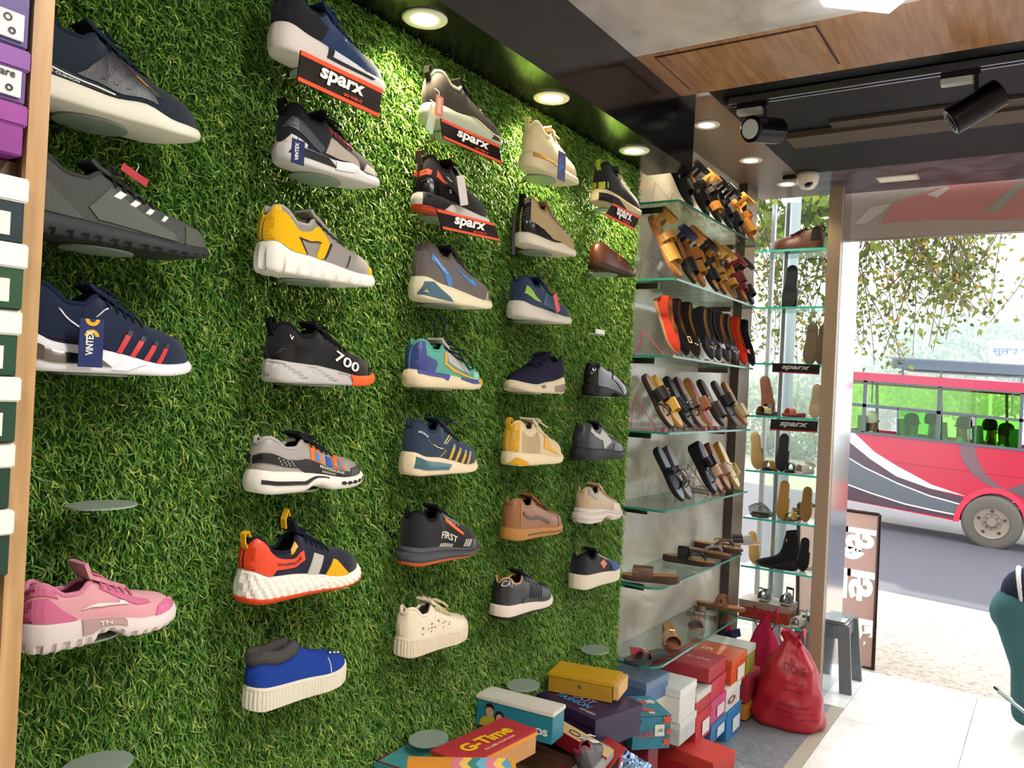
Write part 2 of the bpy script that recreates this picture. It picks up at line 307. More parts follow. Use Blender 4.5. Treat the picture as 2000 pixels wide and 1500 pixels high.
spotlamp('dark grey cylinder spotlight at the right end of the silver track', 1.045, math.radians(-122), math.radians(12), .10)
spotlamp('black cylinder spotlight at the left end of the silver track', .385, math.radians(80), math.radians(70), .085)
# dome camera and light panel
t = thing('dome_camera', 'white dome security camera on the ceiling above the jamb', 'camera', (.30, 4.05, 2.60))
MB().lathe([(.0, 0), (.05, 0), (.052, -.02), (.046, -.05), (.03, -.072), (.0, -.08)][::-1], 28).build('dome', mat('#e6ddd0', 'plastic'), t, True)
MB().lathe([(.0, .0), (.019, .0), (.021, -.008), (0, -.008)][::-1], 20, T(.012, -.038, -.055) @ R(math.radians(68), 'X')).build('lens', mat('#5a6070', 'gloss'), t)
MB().lathe([(.0, .0), (.009, .0), (.009, -.004), (0, -.004)][::-1], 16, T(.0125, -.043, -.057) @ R(math.radians(68), 'X')).build('lens_glass', mat('#1c2030', 'gloss'), t)
MB().box(-.12, -.055, -.012, .012, -.02, 0, bev=.004).build('cable_box', mat('#1c1a1c', 'plastic'), t)
t = thing('canopy_lamp', 'rectangular white panel lamp in the streaked canopy ceiling', 'ceiling light', (.66, 4.28, 2.60))
MB().box(-.09, .09, -.05, .05, -.006, 0, bev=.002).build('frame', mat('#ccc6b6', 'plastic'), t); MB().box(-.08, .08, -.042, .042, -.008, -.005).build('diffuser', mat('#efe9d6', 'plastic'), t)
# ------------------------------------------------------------------ glass shelves on the alcove wall
SHZ = [2.214, 1.929, 1.647, 1.367, 1.083, .799, .512]
M_GL = glass('#e4efea'); M_EDGE = mat_custom('glass_edge', lambda nt, N, Lk, b: (b.inputs['Base Color'].__setattr__('default_value', lin('#2f8f7c')+(1,)), b.inputs['Roughness'].__setattr__('default_value', .1), b.inputs['Transmission Weight'].__setattr__('default_value', .35)))
ordw = ['topmost', 'second', 'third', 'fourth', 'fifth', 'sixth', 'lowest']
def outline_shelf(t, x0, x1, y0, y1, r, th=.008):
    P = [(x0, y0)]
    for cx, cy, a0 in ((x1-r, y0+r, -PI/2), (x1-r, y1-r, 0)): P += [(cx+r*math.cos(a0+q*PI/12), cy+r*math.sin(a0+q*PI/12)) for q in range(7)]
    P += [(x0, y1)]
    MB().poly([(a, b, 0) for a, b in P], (0, 0, 1), th).build('pane', M_GL, t)
    e = MB(); n = len(P); Q = [Vector((a, b, 0)) for a, b in P]
    for i in range(n-1):
        a, b = Q[i], Q[i+1]; nn = (b-a).cross(Vector((0, 0, 1))).normalized()*.0012
        e.add([a+nn, b+nn, b+nn+Vector((0, 0, th)), a+nn+Vector((0, 0, th)), a-nn*2, b-nn*2, b-nn*2+Vector((0, 0, th)), a-nn*2+Vector((0, 0, th))], [(0, 1, 2, 3), (5, 4, 7, 6), (3, 2, 6, 7), (1, 0, 4, 5)])
    e.build('polished_edge', M_EDGE, t)
for k, z in enumerate(SHZ):
    t = thing('glass_shelf', f'{ordw[k]} clear glass shelf on the marble wall beside the turf', 'shelf', (0, 0, z-.008), group='glass shelves on the marble wall')
    outline_shelf(t, -.058, .17, 2.80, 3.77, .012 if k < 5 else .06)
    for y in (2.86, 3.68):
        MB().box(-.06, .08, y-.006, y+.006, -.022, -.0005).build('shelf_support', mat('#6d655c', 'metal'), t)
# end showcase at the shop front
EY = 4.35
EZ = [atY(1540, p, EY)[2] for p in (487, 599, 710, 815, 925, 1020, 1118, 1224)]
ordw2 = ['topmost', 'second', 'third', 'fourth', 'fifth', 'sixth', 'seventh', 'lowest']
for k, z in enumerate(EZ):
    t = thing('display_shelf', f'{ordw2[k]} glass shelf of the window showcase by the jamb', 'shelf', (0, EY, z-.009), group='glass shelves of the window showcase')
    MB().box(-.03, .335, 0, .24, 0, .009).build('pane', M_GL, t); MB().box(-.03, .335, -.002, 0, -.0005, .0095).build('polished_edge', mat('#3fc4ae', 'gloss'), t)
t = thing('window_pane', 'tall clear glass pane closing the back of the window showcase', 'glass pane', (0, 4.62, 0)); tag(t, kind='structure'); t.name = 'window_1'
MB().box(-.03, .36, 0, .008, 0, 2.6).build('pane', glass('#f0f5f3'), t)
for x in (-.03, .05): MB().box(x, x+.02, -.01, .02, 0, 2.6).build('window_frame', mat('#a8abac', 'metal'), t)
# banner over the shop front
t = thing('shop_banner', 'back of the pale pink and grey shop banner above the entrance', 'banner', (0, 4.55, 0))
MB().box(.37, 3.4, 0, .004, 2.352, 2.61).build('flex_sheet', mat('#bdb0a6', 'print'), t)
def bpoly(pts, c, off): MB().poly([atY(a, b, 4.55-off)-np.array([0, 4.55, 0]) for a, b in pts], (0, 1, 0), .0015).build('printed_shape', mat(c, 'print'), t)
bpoly([(1722, 436), (1745, 395), (1850, 362), (2040, 350), (2040, 428), (1820, 430)], '#cf8f89', .002)
bpoly([(1668, 437), (1700, 405), (1742, 396), (1722, 415), (1690, 437)], '#d8cec4', .003)
bpoly([(1920, 415), (1990, 355), (2010, 354), (1945, 415)], '#a8aa9c', .004)
bpoly([(1810, 380), (1848, 364), (1855, 368), (1830, 386)], '#dcd2c8', .004)
MB().tube([(.37, .006, 2.36), (3.4, .006, 2.36)], .008).tube([(.37, .006, 2.45), (3.4, .006, 2.45)], .006).build('frame_tube', mat('#b9b2a8', 'metal'), t)
MB().tube([atY(1826, 376, 4.56)-np.array([0, 4.55, 0]), atY(1860, 462, 4.56)-np.array([0, 4.55, 0])], .007).build('brace', mat('#c6beb4', 'metal'), t)
# ------------------------------------------------------------------ footwear
WBASE = cubic([(0, 0), (.012, .014), (.04, .0245), (.10, .032), (.2, .0345), (.4, .0355), (.55, .040), (.7, .0465), (.82, .044), (.91, .034), (.965, .021), (.992, .009), (1, 0)])
PROF = [(0, .86), (.03, .99), (.07, 1.0), (.13, .93), (.22, .80), (.30, .80), (.37, .91), (.41, .93), (.47, .88), (.58, .75), (.7, .645), (.82, .575), (.91, .51), (.965, .41), (1, .26)]
OPENW = [(0, 0), (.02, .010), (.06, .018), (.14, .025), (.28, .026), (.36, .020), (.40, .010), (.42, 0), (1, 0)]
class Last:
    """the measured form of one shoe: local x heel->toe, y across, z up; side -1 or +1"""
    def __init__(s, L=.285, H=.112, wf=1.0, sh=.03, sb=.024, spring=.010, arch=0, prof=None, openw=None, u_open=.41, bump=None, wedge=None, ppow=2.3, bulge=.004, flare=.002, heelrise=.004):
        if bulge > .0015 and .02 < sb: sb *= .80
        k = L/.29; s.L, s.H, s.k = L, H, k; pf = cubic(prof or PROF); ow = cubic(openw or OPENW); s.u_open = u_open; s.ppow = ppow; s.bulge, s.flare = bulge, flare
        s.W = lambda u: np.maximum(WBASE(u), 0)*k*wf
        st = wedge and cubic(wedge) or cubic([(0, sh+.007), (.1, sh+.003), (.3, sh), (.5, (sh*.6+sb*.4)), (.75, sb), (.9, sb+.003), (1, sb+.009)])
        s.ztop = (lambda u: st(u)+bump[1]*np.exp(-((np.asarray(u, float)-bump[0])/bump[2])**2)) if bump else st
        s.zbot = lambda u: spring*np.clip((np.asarray(u, float)-.72)/.28, 0, 1)**2+heelrise*np.clip((.1-np.asarray(u, float))/.1, 0, 1)**2+arch*np.exp(-((np.asarray(u, float)-.48)/.09)**4)
        s.zt = lambda u: np.maximum(pf(u)*H, s.ztop(u)+.006)
        s.zb = lambda u: s.ztop(u)-.003
        s.wc = lambda u: np.minimum(np.maximum(ow(u), 0)*k*wf, s.W(u)*.93)
    def raw(s, u, t, side):
        u = np.asarray(u, float); t = np.asarray(t, float); w, c = s.W(u), s.wc(u)
        y = side*(c+(w-c)*np.power(np.clip(1-np.power(t, s.ppow), 0, 1), .5)); z = s.zb(u)+(s.zt(u)-s.zb(u))*t
        x = u*s.L+np.clip(1-u/.18, 0, 1)*(.006*t*t-.004*np.sin(PI*t))
        return np.stack(np.broadcast_arrays(x, y, z), -1)
    def surf(s, u, t, side, off):
        e = 1e-3; u = np.clip(np.asarray(u, float), .003, .997); t = np.clip(np.asarray(t, float), 0, .995); P = s.raw(u, t, side)
        a = s.raw(u+e, t, side)-P; b = s.raw(u, t-e, side)-P; n = np.cross(a, b)*(-side)*-1; n = n/(np.linalg.norm(n, axis=-1)[..., None]+1e-12)
        n = np.where((n[..., 1:2]*side) < 0, -n, n); return P+n*off
    def out(s, t): t = np.asarray(t, float); return .0025+s.bulge*np.sin(PI*np.clip(t, 0, 1))+s.flare*(1-t)-.004*np.clip(1-t/.10, 0, 1)**2-.003*np.clip((t-.9)/.1, 0, 1)**2
    def ssurf(s, u, t, side, off):
        u = np.clip(np.asarray(u, float), .002, .998); y = side*(s.W(u)+s.out(t)+off); z = s.zbot(u)+(s.ztop(u)-s.zbot(u))*t
        dx = (s.out(t)+off)*(np.clip((u-.93)/.07, 0, 1)**2-np.clip((.06-u)/.06, 0, 1)**2)
        return np.stack(np.broadcast_arrays(u*s.L+dx, y, z), -1)
def upper_mesh(g, n=13, nu=40):
    us = (1-np.cos(np.linspace(0, PI, nu)))/2; us = np.unique(np.concatenate([us, [g.u_open]])); ts = np.sin(np.linspace(0, PI/2, n))
    rows = []
    for u in us: rows.append(np.concatenate([g.raw(u, ts, -1), g.raw(u, ts[::-1], 1)]))
    V = np.concatenate(rows); m = 2*n; Fc = []
    for i in range(len(us)-1):
        um = (us[i]+us[i+1])/2
        for j in range(m-1):
            if j == n-1 and um < g.u_open: continue
            Fc.append((i*m+j, i*m+j+1, (i+1)*m+j+1, (i+1)*m+j))
    return V, Fc
def ring_arrays(g, nu):
    us = (1-np.cos(np.linspace(0, PI, nu)))/2; u = np.concatenate([us, us[-2:0:-1]]); sd_ = np.concatenate([-np.ones(nu), np.ones(nu-2)]); return u, sd_
def sole_mesh(g, style='plain', t0=0., t1=1., extra=0., nrib=60):
    nu = {'plain': 34, 'rib': 150, 'fine': 150}.get(style, 80); u, sd_ = ring_arrays(g, nu)
    # even spacing along the side for patterned soles
    if nu > 34:
        uu = np.linspace(0, 1, nu); uu = .5*uu+.5*(1-np.cos(PI*uu))/2; u = np.concatenate([uu, uu[-2:0:-1]])
    x = u*g.L; y = sd_*g.W(u); nx = np.roll(y, 1)-np.roll(y, -1); ny = np.roll(x, -1)-np.roll(x, 1); ln = np.hypot(nx, ny)+1e-9; nx, ny = nx/ln, ny/ln
    fl = np.where((nx*(x-g.L/2)*.2+ny*y) < 0, -1, 1); nx, ny = nx*fl, ny*fl
    s_ = np.cumsum(np.hypot(x-np.roll(x, 1), y-np.roll(y, 1)))/g.L
    ts = np.array([0, .05, .12, .22, .34, .46, .58, .7, .8, .88, .95, 1.]); ts = t0+(t1-t0)*ts; zb, zt = g.zbot(u), g.ztop(u); V = []
    for t in ts:
        o = g.out(t)+extra; o = np.full_like(u, o)
        if style == 'rib' and .1 < t < .86: o = o-.0016*(np.sin(s_*nrib*2*PI) > 0)
        if style == 'chunk' and t < .72: o = o-.007*(np.abs(((s_*9) % 1)-.5) < .13)*(1-t/.8)
        if style == 'wave' and .1 < t < .85: o = o-.003*(((s_*17+t*1.6) % 1) < .35)
        if style == 'lug' and t < .26: o = o-.005*(((s_*14) % 1) < .4)
        if style == 'step': o = o+.003*(.3 < t < .62)-.003*(.62 <= t < .74)
        if style == 'swirl' and .12 < t < .88: o = o-.0035*(np.sin(s_*22+t*7) > .55)
        V.append(np.stack([x+nx*o, y+ny*o, zb+(zt-zb)*t], 1))
    V = np.concatenate(V); m = len(u); Fc = []
    for k in range(len(ts)-1): Fc += [(k*m+i, k*m+(i+1) % m, (k+1)*m+(i+1) % m, (k+1)*m+i) for i in range(m)]
    for base in (0, (len(ts)-1)*m):
        for i in range(nu-1):
            a, b = i, i+1; c, d = (m-b) % m, (m-a) % m; q = [base+a, base+b]+([base+c] if c != b else [])+([base+d] if d != a else [])
            if len(q) > 2: Fc.append(tuple(q) if base else tuple(q[::-1]))
    return V, Fc
def patch(fn, poly, off, grid=.035):
    """triangulated patch of a (u,t) polygon wrapped on a surface, with a thin turned-in rim"""
    P = []; n = len(poly)
    for i in range(n):
        a, b = np.array(poly[i]), np.array(poly[(i+1) % n]); k = max(1, int(np.hypot(b[0]-a[0], (b[1]-a[1])*.35)/.03)); P += [a+(b-a)*q/k for q in range(k)]
    nb = len(P); xs = [p[0] for p in P]; ys = [p[1] for p in P]; ins = []
    for gx in list(np.arange(min(xs)+grid/2, max(xs), grid))+[q for q in (.004, .009, .016, .024, .034, .966, .978, .987, .994) if min(xs) < q < max(xs)]:
        for gy in np.arange(min(ys)+grid, max(ys), grid*2.2):
            c = False
            for i in range(nb):
                x1, y1 = P[i]; x2, y2 = P[(i+1) % nb]
                if (y1 > gy) != (y2 > gy) and gx < (x2-x1)*(gy-y1)/(y2-y1)+x1: c = not c
            if c: ins.append((gx, gy))
    r = delaunay_2d_cdt([Vector(map(float, p)) for p in P]+[Vector(map(float, p)) for p in ins], [(i, (i+1) % nb) for i in range(nb)], [], 1, 1e-5)
    A = np.array([tuple(v) for v in r[0]]); Fc = [tuple(f) for f in r[2]]; mp = {}
    for i, og in enumerate(r[3]):
        for q in og: mp[q] = i
    B = np.array(P); V = np.concatenate([fn(A[:, 0], A[:, 1], off), fn(B[:, 0], B[:, 1], -.0005)]); o = len(A)
    Fc += [(mp[i], mp[(i+1) % nb], o+(i+1) % nb, o+i) for i in range(nb) if i in mp and (i+1) % nb in mp]
    return V, Fc
def wrap_text(fn, s, u, t, h, wu, ang=0, bold=.015, shear=0, off=.0046, kt=2.6, flip=1):
    """text wrapped on a shoe side; wu = width in u, h = height in t; kt turns t steps into u steps for the slant"""
    V, Fc = text2d(s, bold, shear); V = V.copy(); V[:, 0] = V[:, 0]/(V[:, 0].max()-V[:, 0].min())*wu*flip; y = V[:, 1]*h
    c, sn = math.cos(ang), math.sin(ang); U = u+V[:, 0]*c-y/kt*sn; Tt = t+V[:, 0]*kt*sn+y*c
    return fn(U, Tt, off), Fc
def lace_mesh(g, u0, u1, n, r=.0018, bow=0, seed=0):
    mb = MB(); rnd = random.Random(seed)
    for i in range(n):
        a = u0+(u1-u0)*i/max(1, n-1); b = a+(.018 if i % 2 else -.012)
        pts = [tuple(g.surf(a, t, -1, .003)) for t in (.80, .90, .97)]+[(g.L*(a+b)/2, 0, float(g.zt((a+b)/2))+.006)]+[tuple(g.surf(b, t, 1, .003)) for t in (.97, .90, .80)]
        mb.tube(pts, r, 5)
    if bow:
        c = Vector((g.L*(u0-.02), 0, float(g.zt(u0))+.008)); 
        for sgn in (-1, 1):
            mb.tube([c+Vector((a, sgn*b, d))*bow for a, b, d in ((0, 0, 0), (-.008, .010, .010), (-.006, .024, .012), (.010, .028, .004), (.014, .016, .0), (0, 0, 0))], r, 5)
            mb.tube([c+Vector((a, sgn*b, d))*bow for a, b, d in ((0, 0, 0), (.012, .012, .006), (.028, .022, -.004), (.040, .030, -.014))], r, 5)
        mb.tube([c+Vector((-.004, 0, 0)), c+Vector((.004, 0, .001))], r*2.2, 6)
    return mb
SHOEPOS = {}
def shoe(name, label, sp, loc, rot, parent_cat='shoe', group=None, scale_mirror=1):
    """sp: the description of a shoe -> an Empty with its parts"""
    g = Last(**sp.get('last', {})); vs = sp.get('side', -1); t = thing(name, label, parent_cat, loc, rot, group); k = sp.get('kind', 'knit')
    mk('upper', *upper_mesh(g), mat(sp['up'], k), t, True)
    sk = sp.get('solekind', 'rubber')
    mk('midsole', *sole_mesh(g, sp.get('style', 'plain'), nrib=sp.get('nrib', 60)), mat(sp['sole'], sk), t, sp.get('style', 'plain') in ('plain',))
    if 'outsole' in sp: mk('outsole', *sole_mesh(g, 'plain', -.03, sp.get('outh', .16), .0012), mat(sp['outsole'], 'rubber'), t, True)
    # lining
    uo = sp.get('u_in', min(.72, g.u_open+.12)); us = np.linspace(.012, uo, 16); ts = np.linspace(.985, .05, 8); rows = []
    for u in us:
        a = g.raw(u, ts, -1); b = g.raw(u, ts[::-1], 1); th = min(.004, float(g.wc(u))*.5+.001)
        a[:, 1] = np.minimum(a[:, 1]+th, -.0005); b[:, 1] = np.maximum(b[:, 1]-th, .0005); a[:, 2] -= .0015; b[:, 2] -= .0015
        a[:, 0] += .004*(u < .03); b[:, 0] += .004*(u < .03); rows.append(np.concatenate([a, b]))
    V = np.concatenate(rows); m = 16; Fc = [(i*m+j, i*m+j+1, (i+1)*m+j+1, (i+1)*m+j) for i in range(len(us)-1) for j in range(m-1)]+[tuple(range(m))]
    mk('lining', V, Fc, mat(sp.get('lin', '#141416'), 'cloth'), t, True)
    rim = np.linspace(g.u_open-.008, .006, 18)
    cr = sp.get('collar_r', .0042); P = [tuple(g.raw(u, 1., -1)) for u in rim]+[tuple(g.raw(u, 1., 1)) for u in rim[::-1]]
    MB().tube(P, cr, 7).build('collar', mat(sp.get('col', sp['up']), 'fur' if cr > .009 else ('cloth' if k == 'knit' else k)), t, True)
    if sp.get('tongue'):
        uu = [.64, .56, .48, .43]; th = sp.get('th', .016); P = [(u*g.L, 0, float(g.zt(u))+.0035) for u in uu]+[((g.u_open-.035)*g.L, 0, float(g.zt(g.u_open))+.008), ((g.u_open-.075)*g.L, 0, float(g.zt(g.u_open))+th)]
        MB().ribbon(P, [.018, .024, .03, .036, .042, .046], .006, (0, 1, 0)).build('tongue', mat(sp['tongue'], 'cloth'), t)
    if sp.get('lace'): lace_mesh(g, sp.get('lu', (.45, .64))[0], sp.get('lu', (.45, .64))[1], sp.get('ln', 5), sp.get('lr', .0018), sp.get('bow', .7), len(label)).build('laces', mat(sp['lace'], 'cloth'), t, True)
    if sp.get('tab'):
        z = float(g.zt(.02)); MB().ribbon([(.004, 0, z-.02), (-.004, 0, z-.004), (-.005, 0, z+.010), (.003, 0, z+.014), (.008, 0, z+.004)], .014, .0028, (0, 1, 0)).build('pull_tab', mat(sp['tab'], 'cloth'), t)
    fu = lambda u, tt, o: g.surf(u, tt, vs, o); fs = lambda u, tt, o: g.ssurf(u, tt, vs, o)
    for q in sp.get('pan', []):
        c, poly = q[0], [((0. if p[0] <= .025 else 1. if p[0] >= .975 else p[0]), p[1]) for p in q[1]]; off = q[2] if len(q) > 2 else .0014; kd = q[3] if len(q) > 3 else 'leather'
        mk(q[4] if len(q) > 4 else 'overlay', *patch(fu, poly, off+.0004), mat(c, kd), t, False)
        if min(p[0] for p in poly) <= .025 or max(p[0] for p in poly) >= .975: mk(q[4] if len(q) > 4 else 'overlay', *patch(lambda u, tt, o: g.surf(u, tt, -vs, o), poly, off+.0004), mat(c, kd), t, False)
    for q in sp.get('span', []):
        mk(q[3] if len(q) > 3 else 'sole_inlay', *patch(fs, q[1], (q[2] if len(q) > 2 else .001)+.0012), mat(q[0], q[4] if len(q) > 4 else 'rubber'), t)
    for q in sp.get('txt', []):   # text, u, t, h, wu, ang, colour, on sole?
        fl = 1 if vs < 0 else -1
        mk('lettering', *wrap_text(fs if len(q) > 7 and q[7] else fu, q[0], q[1], q[2], q[3], q[4], q[5], shear=q[8] if len(q) > 8 else 0, flip=fl), mat(q[6], 'print'), t)
    if sp.get('extra'): sp['extra'](t, g)
    return t, g
def bar(u, t, du, dt, w_): return [(u-w_/2, t), (u+w_/2, t), (u+w_/2+du, t+dt), (u-w_/2+du, t+dt)]
def rounded(poly): return poly
def bracket(label, y, z, x=.085, ry=.055):
    t = thing('display_bracket', label, 'bracket', (.012, y, z), group='oval brackets on the turf wall')
    P = [(x-.012+.045*math.cos(a), ry*math.sin(a), -.004) for a in np.linspace(0, 2*PI, 28, endpoint=False)]
    MB().poly(P, (0, 0, 1), .003).build('plate', mat('#8d9a8c', 'plastic'), t)
    MB().tube([(0, -.02, -.010), (.03, -.02, -.010), (.04, -.02, -.004)], .004, 8).build('pin', mat('#8f8a7c', 'metal'), t)
    return t
def place_shoe(short, label, sp, left, right, ybot, Lr=(.25, .305), fixL=None, col=0, row=0, xc=.112, br=True):
    """fit length and place along the wall so the shoe spans its measured extent"""
    rev = sp.get('side', -1) > 0; L = fixL or .285; yc = None
    hl, hr = atX(left, ybot, xc), atX(right, ybot, xc); z = hl[2]; yc = (hl[1]+hr[1])/2
    wfac = sp.get('last', {}).get('wf', 1.0)
    for _ in range(14):
        uu = np.linspace(0, 1, 40); W = WBASE(uu)*L/.29*wfac+.003; pts = []
        for s_ in (-1, 1): pts += [proj((xc+s_*w_, yc+(u-.5)*L*(-1 if rev else 1), z)) for u, w_ in zip(uu, W)]
        a, b = min(p[0] for p in pts), max(p[0] for p in pts); pxm = (b-a)/L
        if fixL is None: L = float(np.clip(L+((right-left)-(b-a))/pxm*.5, *Lr))
        yc += (((right-b) if fixL and left < 100 else ((left+right)-(a+b))/2))/pxm*.9
    sp = dict(sp); sp['last'] = dict(sp.get('last', {})); sp['last']['L'] = L
    z = .5*z+.5*(2.11-.2065*row)
    loc = (xc, yc-L/2, z) if not rev else (xc, yc+L/2, z)
    t, g = shoe(sp.get('name', 'sneaker'), label, sp, loc, (0, 0, -PI/2 if rev else PI/2), group='shoes on the turf wall')
    if br: bracket('oval plate bracket under the '+short, yc-.01, z)
    SHOEPOS[short] = (t, g, loc); return t, g
# ------------------------------------------------------------------ the shoes on the turf wall
K = '#16171b'; NV = '#161f33'; WH = '#e6e1d5'
def stripes(c, u0, du, n, w_, t0, dt, sl, kind='leather', off=.0016): return [(c, bar(u0+du*i, t0, sl, dt, w_), off, kind, 'stripe') for i in range(n)]
S = []
def add(*a, **k): place_shoe(*a, **k)
add('navy knit runner', 'navy knit running shoe with black side stripes and white sole, top left', dict(up='#17222f', sole='#ddd8c6', style='plain', col='#17242f', lace='#1a2028', tongue='#1a2530', last=dict(H=.128, sh=.032, sb=.026, bump=(.62, .010, .10), spring=.012),
    pan=[('#15151c', [(.02, 0), (.02, .22), (.2, .2), (.42, .12), (.52, .0)], .003, 'rubber', 'heel_band'), ('#2b2a2e', [(.27, .22), (.46, .80), (.53, .80), (.66, .40), (.68, .18), (.5, .12)], .0014, 'leather', 'side_panel'), ('#3a3432', [(.50, .78), (.54, .80), (.70, .42), (.67, .36)], .0022)]
    +stripes('#0d0d10', .40, .065, 3, .026, .25, .34, .075, off=.0026)+[('#d8a03a', bar(.575, .62, .05, -.13, .012), .003), ('#e8e4da', [(.06, .15), (.46, .06), (.46, .08), (.06, .175)], .0036)], txt=[('AIR CUSHION', .2, .07, .05, .16, -.06, '#cfd0d8')]), -40, 382, 205, fixL=.30, row=1)
add('grey suede trail shoe', 'dark grey suede trail shoe with white eyelet loops and lugged black sole', dict(up='#4b4d4a', kind='suede', sole='#2a2c2d', style='lug', col='#3a3b3a', lace='#2c2d2d', tongue='#3d3f3e', lin='#1d1d1f', last=dict(H=.116, sh=.030, sb=.026, wf=1.04, spring=.012),
    pan=[('#565954', [(.02, .0), (.02, .5), (.1, .62), (.2, .35), (.3, .0)], .002, 'suede'), ('#5d5f5a', [(.30, .35), (.42, .75), (.50, .62), (.72, .28), (.74, .08), (.35, .1)], .0018, 'suede'), ('#55574f', [(.78, 0), (.80, .62), (.9, .72), (.985, .4), (.985, .0)], .002, 'suede', 'toe_cap')]
    +[('#e8e6de', bar(.44+.075*i, .58-.02*i, .04-.004*i, .17, .034-.005*i), .0034, 'leather', 'eyelet_loop') for i in range(4)], bow=.9), -30, 400, 462, fixL=.315, row=2)
add('navy shoe with red stripes', 'navy sports shoe with red slanted stripes and clear bubble heel', dict(up='#18233a', sole='#e2e2e4', style='plain', lace='#1b2336', tongue='#1b2538', lin='#7a1f2c', last=dict(H=.126, sh=.040, sb=.024, bump=(.02, .012, .08)), tab='#10141f',
    pan=stripes('#c22a34', .49, .075, 4, .028, .04, .42, .055)+stripes('#2c3440', .552, .075, 4, .026, .47, .12, .012)+[('#e8e8ec', bar(.16, .72, .12, -.3, .016), .002), ('#d0d4da', bar(.36, .62, .10, .22, .01), .002), ('#8a2a34', bar(.12, .1, .2, .12, .008), .002)],
    span=[('#8e8a86', [(.03, .3), (.05, .72), (.36, .66), (.44, .3)], .0012, 'air_window', 'foil'), ('#f0f0f2', [(.44, .2), (.60, .75), (.64, .75), (.52, .18)], .0016)], txt=[('scump', .03, .62, .08, .05, 0, '#d0d4dc')]), 60, 366, 722, fixL=.272, row=3)
add('pink sneaker', 'pink mesh sneaker with white chunky sole, lowest on the left', dict(up='#d79a9f', sole='#d8cbc6', style='lug', col='#cf7f98', lin='#8f5560', lace='#c86c8c', tongue='#cf8d98', th=.03, bow=.35, last=dict(H=.098, sh=.042, sb=.032, arch=.014, wf=1.05),
    pan=[('#c9658a', [(.01, 0), (.01, .62), (.10, .72), (.2, .42), (.30, .0)], .002, 'leather', 'heel_counter'), ('#c9658a', [(.02, .74), (.02, .99), (.12, .97), (.16, .8)], .002), ('#cf6b92', [(.78, .0), (.81, .45), (.90, .72), (.985, .45), (.985, 0)], .002, 'leather', 'toe_cap'), ('#c86b8c', [(.43, .80), (.46, .97), (.62, .80), (.74, .74), (.76, .62), (.66, .55)], .0018),
         ('#e2d5cf', [(.30, .42), (.42, .34), (.60, .52), (.585, .60), (.55, .60), (.54, .50), (.44, .44)], .003, 'leather', 'side_logo')], span=[('#a98a86', [(.30, .45), (.30, .98), (.58, .98), (.58, .6)], .0014)], txt=[('TN', .44, .76, .22, .08, 0, '#e0cfc8', True)]), 44, 323, 1268, Lr=(.24, .27), row=5)
# column two
add('navy shoe above the largest sign', 'navy and black running shoe with thick white sole above the largest sign', dict(up='#22385c', sole='#ddd3cb', style='plain', col='#17171d', lace='#22345a', tongue='#1b2c4c', tab='#17171c', last=dict(H=.118, sh=.042, sb=.028, bump=(.03, .008, .1)),
    pan=[(K, [(.01, 0), (.01, .97), (.14, .95), (.26, .97), (.36, .55), (.30, .1)], .0015, 'knit')], span=[('#20222c', [(.33, .35), (.36, 1.0), (.44, 1.0), (.64, .95), (.78, .55), (.74, .35)], .001), ('#d9d9dc', [(.38, .5), (.41, .98), (.60, .9), (.72, .55)], .0022)], txt=[('X', .52, .55, .12, .03, 0, '#c8ccd6')]), 525, 746, 108, row=0)
add('vinyl-banded grey runner', 'black and grey running shoe with red lace bars and a blue tag', dict(up='#1b1c22', sole='#cfcac6', style='plain', lace='#16171c', tongue='#1a1a20', tab='#14141a', last=dict(H=.112, sh=.032, sb=.026, bump=(.60, .008, .08)),
    pan=[('#3c4048', [(.02, .45), (.04, .68), (.2, .6), (.34, .25), (.30, .05), (.15, .3)], .0016), ('#a89c8e', [(.34, .12), (.40, .56), (.46, .55), (.66, .32), (.68, .06)], .002, 'knit', 'mesh_window'), ('#cfc8c0', [(.02, .02), (.04, .24), (.16, .14), (.16, .0)], .002), ('#b8b0a4', [(.72, .10), (.76, .45), (.86, .38), (.88, .1)], .002, 'suede')]
    +stripes('#b0474c', .42, .04, 6, .017, .68, .17, -.015, off=.0024), span=[('#d8d6d6', [(.42, .3), (.44, 1), (.66, .98), (.6, .4)], .002), ('#202026', [(.02, .4), (.04, .9), (.36, .9), (.44, .4)], .0008)]), 535, 736, 318, row=1)
add('yellow and grey sneaker', 'yellow and grey sneaker with speckled white chunky sole', dict(up='#8b847e', sole='#e4e0d6', style='chunk', col='#a19b96', lin='#c89a18', lace='#3a3530', tongue='#8f8983', bow=.4, last=dict(H=.124, sh=.042, sb=.032, bump=(.04, .012, .07), flare=.004),
    pan=[('#dba815', [(.02, 0), (.02, .9), (.12, .86), (.22, .74), (.36, .82), (.43, .84), (.49, .56), (.42, .0), (.36, .06), (.40, .42), (.22, .52), (.29, .0)], .0018, 'suede'), ('#dba815', [(.86, .0), (.88, .34), (.92, .5), (.985, .3), (.985, 0)], .002, 'suede', 'toe_patch'), ('#26211f', bar(.62, .0, .05, .55, .008), .0016), ('#2a2422', [(.20, .54), (.405, .45), (.405, .42), (.22, .51)], .0026), ('#2a2422', [(.2, .54), (.28, .0), (.295, .0), (.215, .53)], .0026), ('#2a2422', [(.425, .0), (.50, .57), (.51, .55), (.437, .0)], .0026), ('#e0b020', [(.01, .86), (.01, .99), (.06, .99), (.07, .86)], .003)]), 500, 725, 536, row=2)
